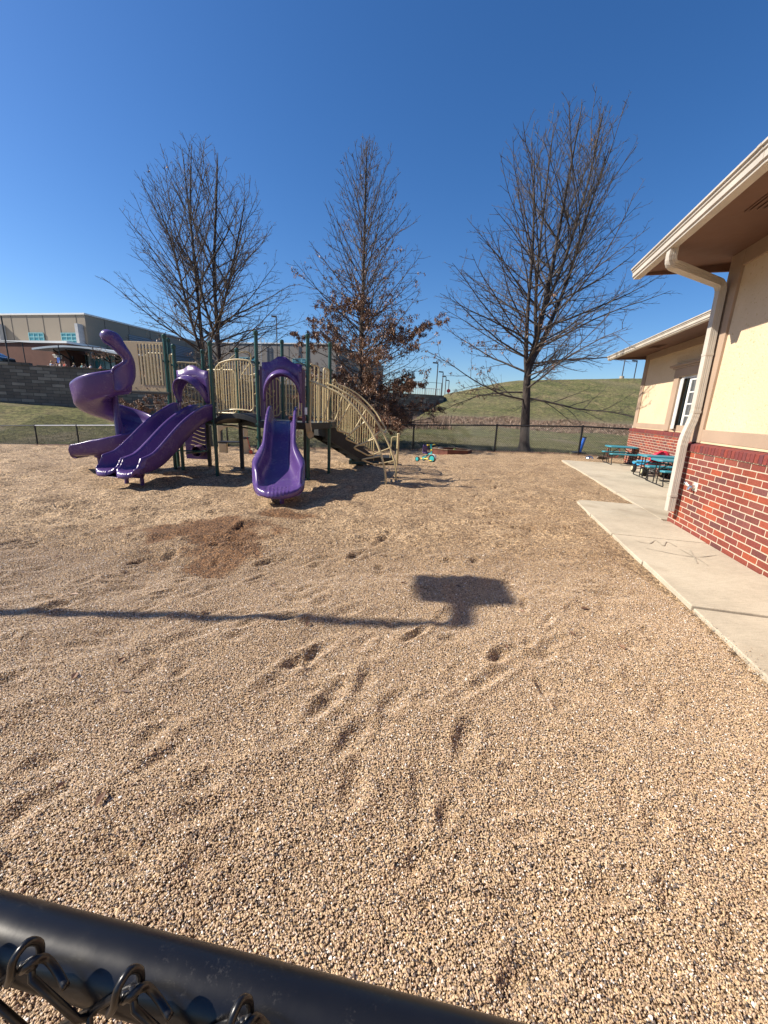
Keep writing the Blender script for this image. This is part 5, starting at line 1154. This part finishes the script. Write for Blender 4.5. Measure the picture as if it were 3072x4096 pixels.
def person(label, x, y, z, cols, h=1.0, lean=.1, turn=0.):
    """seated child: one continuous skinned body, clothing and hair as children"""
    t = thing('person', label, 'person', (x, y, z), 'children sitting above the retaining wall'); V = Vector
    J = {'pel': (0, 0, .14), 'chest': (0, lean * .3, .42), 'neck': (0, lean * .4, .52), 'head': (0, lean * .3, .6), 'top': (0, lean * .3, .7), 'shl': (-.13, lean * .3, .46), 'ell': (-.19, -.05, .3), 'hal': (-.1, -.22, .24), 'shr': (.13, lean * .3, .46), 'elr': (.19, -.05, .3), 'har': (.08, -.22, .24),
         'hipl': (-.09, -.02, .12), 'knl': (-.13, -.3, .3), 'fol': (-.12, -.36, .03), 'tol': (-.12, -.45, .02), 'hipr': (.09, -.02, .12), 'knr': (.13, -.3, .28), 'for': (.12, -.38, .03), 'tor': (.12, -.47, .02)}
    rad = {'pel': .12, 'chest': .115, 'neck': .045, 'head': .09, 'top': .075, 'shl': .05, 'ell': .036, 'hal': .026, 'shr': .05, 'elr': .036, 'har': .026, 'hipl': .08, 'knl': .055, 'fol': .035, 'tol': .03, 'hipr': .08, 'knr': .055, 'for': .035, 'tor': .03}
    E_ = [('pel', 'chest'), ('chest', 'neck'), ('neck', 'head'), ('head', 'top'), ('chest', 'shl'), ('shl', 'ell'), ('ell', 'hal'), ('chest', 'shr'), ('shr', 'elr'), ('elr', 'har'), ('pel', 'hipl'), ('hipl', 'knl'), ('knl', 'fol'), ('fol', 'tol'), ('pel', 'hipr'), ('hipr', 'knr'), ('knr', 'for'), ('for', 'tor')]
    ks = list(J); me = bpy.data.meshes.new('body'); me.from_pydata([tuple(V(J[k]) * h) for k in ks], [(ks.index(a), ks.index(b_)) for a, b_ in E_], []); o = bpy.data.objects.new('body', me); COL.objects.link(o); o.parent = t
    me.materials.append(cols[0]); md = o.modifiers.new('sk', 'SKIN'); me.skin_vertices[0].data[0].use_root = True
    for i, k in enumerate(ks): me.skin_vertices[0].data[i].radius = (rad[k] * h, rad[k] * h)
    s = o.modifiers.new('s', 'SUBSURF'); s.levels = 1; s.render_levels = 1
    W = wloc(t); sh = MB().tube([W + V((0, 0, .12)) * h, W + V((0, lean * .1, .25)) * h, W + V((0, lean * .3, .44)) * h, W + V((0, lean * .36, .5)) * h], [.13 * h, .135 * h, .15 * h, .06 * h], 14).build('shirt', cols[1], t, smooth=True)
    MB().ball(W + V((0, lean * .3 + .025, .665)) * h, .1 * h, 12, 8, (1, 1, 1.05)).build('hair', cols[2], t, smooth=True)
    t.rotation_euler = (0, 0, turn)
SKIN = mat('skin', (.5, .3, .21), .6); BLOND = mat('blond_hair', (.45, .3, .13), .7); BROWNH = mat('brown_hair', (.09, .045, .025), .7); DARKH = mat('dark_hair', (.02, .014, .012), .7)
LB = mat('pale_blue_shirt', (.45, .58, .68), .8); BK = mat('black_shirt', (.02, .02, .025), .8); OR = mat('orange_shirt', (.65, .1, .05), .8); GR = mat('teal_shirt', (.15, .4, .4), .8); WH = mat('white_shirt', (.7, .7, .68), .8)
def people():
    for px, Y, zz, cl, hr, lab in ((-34.7, 43, 1.12, LB, BLOND, 'blond child in a pale blue shirt, leftmost of those sitting above the wall'), (-34.25, 43, 1.05, BK, BROWNH, 'brown haired child in a dark shirt, second from left above the wall'), (-33.8, 43, 1.05, WH, BLOND, 'blond child in a white shirt leaning beside the child in orange'), (-33.35, 43, 1.1, OR, BROWNH, 'child in an orange red shirt sitting above the block wall'),
                                   (-32.4, 43, .95, BK, BLOND, 'blond child in a black shirt sitting alone before the dark doorway'), (-31.6, 43, .95, GR, BLOND, 'blond child in a teal shirt sitting before the dark entrance window'), (-31.25, 43, .9, BK, DARKH, 'dark haired child in a dark shirt right of the child in teal'), (-30.7, 43, .95, WH, DARKH, 'dark haired child in a white shirt sitting by the pale column'), (-29.6, 43, .9, OR, DARKH, 'dark haired child in orange, rightmost of those above the wall')):
        person(lab, px, Y, 3.97, (SKIN, cl, hr), zz * .9, random.uniform(-.1, .3), random.uniform(-1, 1))
people()

def suv():
    t = thing('parked_car', 'black sport utility car parked on the terrace behind the retaining wall', 'car', (-43.2, 45, 3.97)); O = Vector((-43.2, 45, 3.97)); P = lambda x, y, z: O + Vector((x, y, z))
    CB = mat('black_car_paint', (.012, .012, .013), .15, .1, 3, coat=.8)
    prof = [(-2.35, .35), (-2.38, .8), (-2.25, 1.0), (-1.4, 1.08), (-.2, 1.1), (1.9, 1.08), (2.3, .98), (2.4, .6), (2.35, .35)]
    m = MB(); secs = []
    for y, k in ((-.9, .96), (-.85, 1), (.85, 1), (.9, .96)): secs.append([P(x * k, y, z) for x, z in prof])
    b = m.loft(secs).build('body', CB, t, smooth=2, bevel=.04)
    cab = [(-2.2, 1.06), (-1.95, 1.42), (-1.6, 1.58), (-.6, 1.66), (.4, 1.64), (1.0, 1.55), (1.65, 1.2), (1.85, 1.06)]
    secs = [[P(x * k, y, 1.06 + (z - 1.06) * kz) for x, z in cab] for y, k, kz in ((-.82, .99, .35), (-.74, .97, .93), (-.55, .96, 1), (.55, .96, 1), (.74, .97, .93), (.82, .99, .35))]
    MB().loft(secs).build('cabin', CB, t, smooth=2)
    m = MB()
    for s_ in (-1, 1):
        for a, b_ in ((-1.75, -.95), (-.85, .1), (.2, 1.15)): m.slab([P(a + .12, s_ * .785, 1.18), P(b_, s_ * .785, 1.18), P(b_ - (.3 if b_ > 1 else .02), s_ * .745, 1.5), P(a + .2, s_ * .745, 1.52)], (0, s_ * .012, 0))
    m.build('side_windows', DKGLASS, t)
    for x in (-1.45, 1.45):
        for s_ in (-1, 1): q = P(x, s_ * .82, .34); w_ = MB().tube([q - Vector((0, .11, 0)), q + Vector((0, .11, 0))], .34, 24).build('wheel', RUBBER, t, smooth=2); MB().tube([q + Vector((0, s_ * .1, 0)), q + Vector((0, s_ * .118, 0))], .2, 14).build('rim', SILVER, w_)
    MB().box(-45.62, -45.55, 44.3, 44.6, 4.55, 4.75).build('headlight', WHITE, t); MB().rod(P(-1.4, -.6, 1.68), P(.7, -.6, 1.68), .02).rod(P(-1.4, .6, 1.68), P(.7, .6, 1.68), .02).build('roof_rail', SILVER, t)
suv()

def lamp(x, y, z, h, label, arm=-1, k=1.0):
    t = thing('street_lamp', label, 'street lamp', (x, y, z), 'parking lot lamps beyond the retaining wall')
    MB().rod((x, y, z - .5), (x, y, z + h), .11 * k, 8).build('pole', mat('lamp_pole', (.06, .05, .05), .6), t); MB().slab([(x, y - .15, z + h), (x + arm * 1.1 * k, y - .15, z + h + .06), (x + arm * 1.1 * k, y - .15, z + h + .3), (x, y - .15, z + h + .25)], (0, .4, 0)).build('lamp_head', mat('lamp_box', (.08, .06, .055), .6), t)
lamp(10.0, 90, 4.4, 6.8, 'tallest and nearest dark lamp post of the row right of the block wall'); lamp(13.0, 104, 4.6, 6.1, 'second dark lamp post of the row, just right of the tallest'); lamp(15.4, 116, 4.7, 5.9, 'third dark lamp post of the row beyond the wall end'); lamp(18.0, 128, 4.8, 5.7, 'fourth and shortest dark lamp post of the row, nearest the hill')
lamp(49.2, 90, 9.4, 5.8, 'lamp post standing on the hill crest with a concrete base, seen left of the eaves', k=.9); lamp(51.8, 90, 9.4, 4.0, 'shorter lamp post on the hill crest nearest the building wall', k=.9)
lamp(-20.9, 78, 3.97, 12.5, 'dark lamp post in front of the distant tan school wall', k=.8)
def extras():
    o = MB().tube([(49.2, 90, 9.0), (49.2, 90, 10.4)], [.5, .42], 12).build('lamp_footing', mat('pale_concrete', (.4, .34, .26), .9), None); tag(o, 'round concrete footing on the hill crest under the tall lamp', 'footing')
    t = thing('stop_sign', 'small red octagon sign on a post beyond the end of the block wall', 'sign', (12.4, 88, 4.3)); MB().rod((12.4, 88, 4.0), (12.4, 88, 5.8), .05).build('sign_post', BLACKF, t)
    MB().slab([(12.4 + .42 * math.cos(a), 87.9, 5.7 + .42 * math.sin(a)) for a in np.linspace(PI / 8, 2 * PI + PI / 8, 9)[:-1]], (0, .04, 0)).build('sign_plate', REDP, t)
    t = thing('car_park_pole', 'tall thin dark pole behind the wall fence, beside the parked car', 'pole', (-37.2, 41, 4)); MB().rod((-37.2, 41, 3.9), (-37.2, 41, 8.4), .06, 8).build('pole', BLACKF, t)
extras()

# ------------------------------------------------------------------ trees
class Tubes:
    """many thin tapering tubes, vectorised"""
    def __init__(s): s.P = []; s.Rr = []
    def add(s, pts, rad): s.P.append(np.asarray(pts, float)); s.Rr.append(np.asarray(rad, float))
    def build(s, name, mt, parent, sides):
        vs = []; fs = []; base = 0; W = np.array(wloc(parent))
        groups = {}
        for p, r in zip(s.P, s.Rr): groups.setdefault(len(p), []).append((p, r))
        for n, lst in groups.items():
            P = np.stack([a for a, _ in lst]); Q = np.stack([b for _, b in lst]); m = len(lst)
            T = np.gradient(P, axis=1); T /= np.linalg.norm(T, axis=2, keepdims=True) + 1e-9
            ref = np.where(np.abs(T[:, :1, 2:3]) < .9, np.array([0, 0, 1.]), np.array([1., 0, 0])); ref = np.broadcast_to(ref, T.shape)
            A = np.cross(T, ref); A /= np.linalg.norm(A, axis=2, keepdims=True) + 1e-9; Bv = np.cross(T, A)
            ang = np.arange(sides) * 2 * np.pi / sides
            V = P[:, :, None] + (A[:, :, None] * np.cos(ang)[None, None, :, None] + Bv[:, :, None] * np.sin(ang)[None, None, :, None]) * Q[:, :, None, None]
            idx = base + np.arange(m * n * sides).reshape(m, n, sides); k = (np.arange(sides) + 1) % sides
            q = np.stack([idx[:, :-1], idx[:, :-1][:, :, k], idx[:, 1:][:, :, k], idx[:, 1:]], -1).reshape(-1, 4)
            vs.append(V.reshape(-1, 3)); fs.append(q); base += m * n * sides
        V = np.concatenate(vs) - W; q = np.concatenate(fs); me = bpy.data.meshes.new(name)
        me.vertices.add(len(V)); me.vertices.foreach_set('co', V.astype(np.float32).ravel()); me.loops.add(len(q) * 4); me.loops.foreach_set('vertex_index', q.ravel().astype(np.int32))
        me.polygons.add(len(q)); me.polygons.foreach_set('loop_start', np.arange(0, len(q) * 4, 4, dtype=np.int32)); me.update(calc_edges=True)
        me.polygons.foreach_set('use_smooth', np.ones(len(q), bool)); me.materials.append(mt); o = bpy.data.objects.new(name, me); COL.objects.link(o); o.parent = parent; return o

def oak(label, base, leaders, first, env, nl, seed, leaf=None, leafn=0, trunk_r=.22, flare=1.5, dens=1.0):
    """leaders: list of (points, radius0); env(z)->crown radius; limbs leave the leaders all the way up"""
    rg = np.random.default_rng(seed); t = thing('oak_tree', label, 'tree', base); bx, by, bz = base
    tr = MB(); crown = Tubes(); tw = Tubes(); tips = []
    def path(p, d, Ln, n, wob, up):
        pts = [p.copy()]; d = d / np.linalg.norm(d); st = Ln / (n - 1)
        for i in range(n - 1):
            d = d + rg.normal(0, wob, 3) + np.array([0, 0, up]); d /= np.linalg.norm(d); p = p + d * st; pts.append(p.copy())
        return np.array(pts)
    def perp(d, ang, az_):
        d = d / np.linalg.norm(d); a = np.cross(d, [0, 0, 1.]); 
        if np.linalg.norm(a) < .1: a = np.array([1., 0, 0])
        a /= np.linalg.norm(a); b = np.cross(d, a); return d * math.cos(ang) + (a * math.cos(az_) + b * math.sin(az_)) * math.sin(ang)
    def grow(pts, r0, lvl, hz):
        n = len(pts); Ln = np.linalg.norm(pts[1] - pts[0]) * (n - 1)
        step = {1: .3, 2: .17, 3: .13}[lvl] / dens; k = max(1, int(Ln * (.86 if lvl == 1 else .9) / step)); side = rg.random() * 6
        for j in range(k):
            f = (.12 if lvl == 1 else .12) + (1 - .14) * (j + rg.random() * .8) / k
            if f > .97: continue
            i = min(n - 2, int(f * (n - 1))); q = f * (n - 1) - i; p = pts[i] * (1 - q) + pts[i + 1] * q; d = pts[i + 1] - pts[i]
            side += PI + rg.normal(0, .5); ang = rg.normal(.72, .14)
            nd = perp(d, ang, side if lvl > 1 else side * 1 + 0); nd[2] = nd[2] * .6 + (.12 if lvl < 3 else .08) + (.25 if hz > .55 else -.04)
            ln = Ln * (1 - f * .72) * rg.uniform(.26, .5) * (1.0 if lvl == 1 else .95); ln = max(ln, .16); ln = min(ln, {1: 2.1, 2: .95, 3: .42}[lvl])
            r = r0 * (1 - f * .8) * .5
            if lvl == 1:
                m = 7; c = path(p, nd, ln, m, .09, .03); crown.add(c, np.linspace(max(r, .009), .0042, m)); grow(c, max(r, .009), 2, hz)
            elif lvl == 2:
                m = 5; c = path(p, nd, ln, m, .12, .03); tw.add(c, np.linspace(.0062, .0032, m)); tips.append(c[-1]); tips.append(c[2]); grow(c, .006, 3, hz)
            else:
                if rg.random() < .78: m = 3; c = path(p, nd, ln * rg.uniform(.5, 1), m, .15, .02); tw.add(c, np.linspace(.0042, .0026, m)); tips.append(c[-1])
    ztop = max(Pl[-1][2] for Pl, _ in leaders)
    for li, (Pl, r0) in enumerate(leaders):
        C = catmull([Vector(p) for p in Pl], 8); n = len(C); rr = []
        for i, p in enumerate(C):
            f = i / (n - 1); r = r0 * (1 - f) ** .85 + .012
            if li == 0: r *= 1 + (flare - 1) * math.exp(-(p.z - bz) / .25)
            rr.append(r)
        tr.tube(C, rr, 14); Cn = np.array([tuple(p) for p in C]); zs = Cn[:, 2]; share = nl if len(leaders) == 1 else int(nl / len(leaders))
        az_ = rg.random() * 6
        for k in range(share):
            f = (k + rg.random() * .9) / share; zst = bz + first + (zs[-1] - bz - first) * f ** 1.22 * .97
            if zst < zs[0]: continue
            i = int(np.clip(np.searchsorted(zs, zst) - 1, 0, n - 2)); q = (zst - zs[i]) / max(1e-6, zs[i + 1] - zs[i]); p = Cn[i] * (1 - q) + Cn[i + 1] * q
            hz = (zst - bz) / (ztop - bz); az_ += 2.4 + rg.normal(0, .35)
            if len(leaders) > 1 and li < 2 and rg.random() < .6:
                # prefer the outer side of twin leaders
                other = leaders[1 - li][0] if li < 2 else leaders[0][0]; oc = np.mean([q_[:2] for q_ in other], 0); me_ = np.mean([q_[:2] for q_ in Pl], 0); az_ = math.atan2(me_[1] - oc[1], me_[0] - oc[0]) + rg.normal(0, 1.0)
            el = R(float(np.interp(hz, [0, .18, .35, .55, .8, 1], [-4, 4, 24, 45, 62, 74])) + rg.normal(0, 6))
            d = np.array([math.cos(az_) * math.cos(el), math.sin(az_) * math.cos(el), math.sin(el)])
            # length so that the tip reaches the crown envelope
            Ln = .8
            for _ in range(30):
                tip = p + d * Ln * .97 + np.array([0, 0, .06 * Ln]); rad = math.hypot(tip[0] - bx, tip[1] - by)
                if rad > env((tip[2] - bz) / (ztop - bz)) or Ln > 9: break
                Ln += .22
            Ln *= rg.uniform(.7, 1.02); lr = np.interp(i / n, [0, 1], [1, .25]) * (.016 + .0078 * Ln)
            m = 12; c = path(p, d, Ln, m, .06, .022 if hz > .2 else .012); crown.add(c, np.linspace(lr, .008, m)); grow(c, lr, 1, hz)
    tr.build('trunk', BARK, t, smooth=True)
    crown.build('branches', TWIG, t, 5); tw.build('twigs', TWIG, t, 3)
    if leaf and leafn:
        T = np.array(tips); wgt = leaf(T, bx, by, bz, ztop, rg); wgt = wgt / wgt.sum(); # leaves hang in clusters
        ncl = max(1, leafn // 7); ci = rg.choice(len(T), ncl, p=wgt); pos = np.repeat(T[ci], 7, 0) + rg.normal(0, .045, (ncl * 7, 3)); n = len(pos)
        s = rg.uniform(.018, .042, n)[:, None]; a = rg.normal(0, 1, (n, 3)); a /= np.linalg.norm(a, axis=1, keepdims=True); b = rg.normal(0, 1, (n, 3)); b = np.cross(a, b); b /= np.linalg.norm(b, axis=1, keepdims=True)
        a[:, 2] -= .6
        V = np.stack([pos, pos + a * s * 1.1 + b * s * .7, pos + a * s * 2.4, pos, pos + a * s * 2.4, pos + a * s * 1.1 - b * s * .7], 1).reshape(-1, 3, 3)
        V = V - np.array(wloc(t)); o = trimesh('dry_leaves', V, DEADLEAF, t)
    return t
g3 = float(terrain(np.array([6.4]), np.array([18.8]))[0][0])
env3 = lambda f: 5.75 * float(np.interp(f, [0, .1, .2, .35, .5, .62, .75, .88, 1], [1.05, 1.05, 1.03, .95, .84, .74, .62, .46, .2])) * (f <= 1)
oak('tall bare oak with one thick trunk standing before the grassy hill', (6.4, 18.85, g3),
    [([(6.4, 18.85, g3 - .1), (6.3, 18.85, 1), (6.2, 18.85, 2.2), (6.12, 18.85, 3.4), (6.35, 18.9, 5), (6.55, 18.9, 7), (6.7, 18.9, 9.5), (6.9, 18.9, 13.2)], .215), ([(6.13, 18.85, 3.1), (5.9, 18.8, 4.2), (5.75, 18.8, 6), (5.6, 18.75, 8.5), (5.2, 18.7, 11.6)], .11), ([(6.2, 18.87, 3.7), (6.7, 18.95, 5), (7.3, 19, 7), (7.8, 19.1, 9.5), (8.3, 19.1, 12)], .1), ([(6.3, 18.85, 4.8), (6.15, 19.1, 6.2), (6.1, 19.4, 9), (6.1, 19.5, 12.8)], .08), ([(6.5, 18.85, 6), (7.0, 18.6, 8), (7.4, 18.5, 10.5), (7.6, 18.5, 12.9)], .06)],
    2.0, env3, 185, 5, leaf=lambda T, bx, by, bz, zt, rg: np.exp(-((T[:, 2] - bz - 3.4) / 1.4) ** 2) * (T[:, 0] < bx - .5) + .004, leafn=1200, trunk_r=.2, dens=.92)
g2 = -.5
env2 = lambda f: 4.35 * float(np.interp(f, [0, .08, .2, .35, .5, .65, .8, .92, 1], [1.0, 1.05, 1.02, .95, .88, .74, .56, .36, .12])) * (f <= 1)
def lf2(T, bx, by, bz, zt, rg):
    f = (T[:, 2] - bz) / (zt - bz); clump = (vnoise(T[:, 0] * 1., T[:, 2] * 1.3, .8, 71) + vnoise(T[:, 1], T[:, 2], .9, 72)); 
    return np.exp(-np.maximum(0, f - .42) / .1) * (1.15 - f) * np.clip(clump + .36, 0, 1) ** 2 + .0005
oak('narrow pointed oak with its lower half still full of brown leaves', (-1.45, 21, g2), [([(-1.45, 21, g2), (-1.42, 21, 2), (-1.5, 21, 5), (-1.48, 21, 8), (-1.5, 21, 12.8)], .17)], 1.0, env2, 165, 12, leaf=lf2, leafn=90000, dens=.95)
g1 = -1.0
env1 = lambda f: 5.9 * float(np.interp(f, [0, .1, .2, .35, .5, .65, .8, .9, 1], [1.05, 1.08, 1.05, 1.0, .9, .8, .66, .5, .25])) * (f <= 1)
oak('broad bare oak with two slim parallel trunks behind the slides', (-9.75, 22.9, g1),
    [([(-9.55, 22.9, g1), (-9.4, 22.9, 1.5), (-9.3, 22.9, 3), (-9.3, 22.9, 5.5), (-9.3, 22.9, 8), (-9.0, 22.9, 11), (-8.8, 22.9, 13.1)], .16), ([(-10.15, 23.1, g1), (-10.2, 23.1, 1.5), (-10.25, 23.1, 4), (-10.3, 23.1, 6.5), (-10.4, 23.1, 9), (-10.6, 23.1, 13.3)], .14), ([(-10.2, 23.1, 3.5), (-10.8, 23.0, 6), (-11.4, 23, 9), (-12.0, 23, 11.0)], .07), ([(-9.3, 22.9, 5.2), (-8.6, 23, 7.5), (-7.9, 23, 10), (-7.6, 23, 11.3)], .06), ([(-9.32, 22.9, 4.4), (-9.9, 22.6, 7), (-10.1, 22.4, 10), (-9.8, 22.3, 12.9)], .06)],
    1.9, env1, 175, 21, leaf=lambda T, bx, by, bz, zt, rg: np.exp(-np.maximum(0, (T[:, 2] - bz - 2.4)) / .9) * (T[:, 0] < bx - 1) * np.clip(vnoise(T[:, 0], T[:, 2], .7, 73) + .4, 0, 1) + .001, leafn=11000, dens=.9)
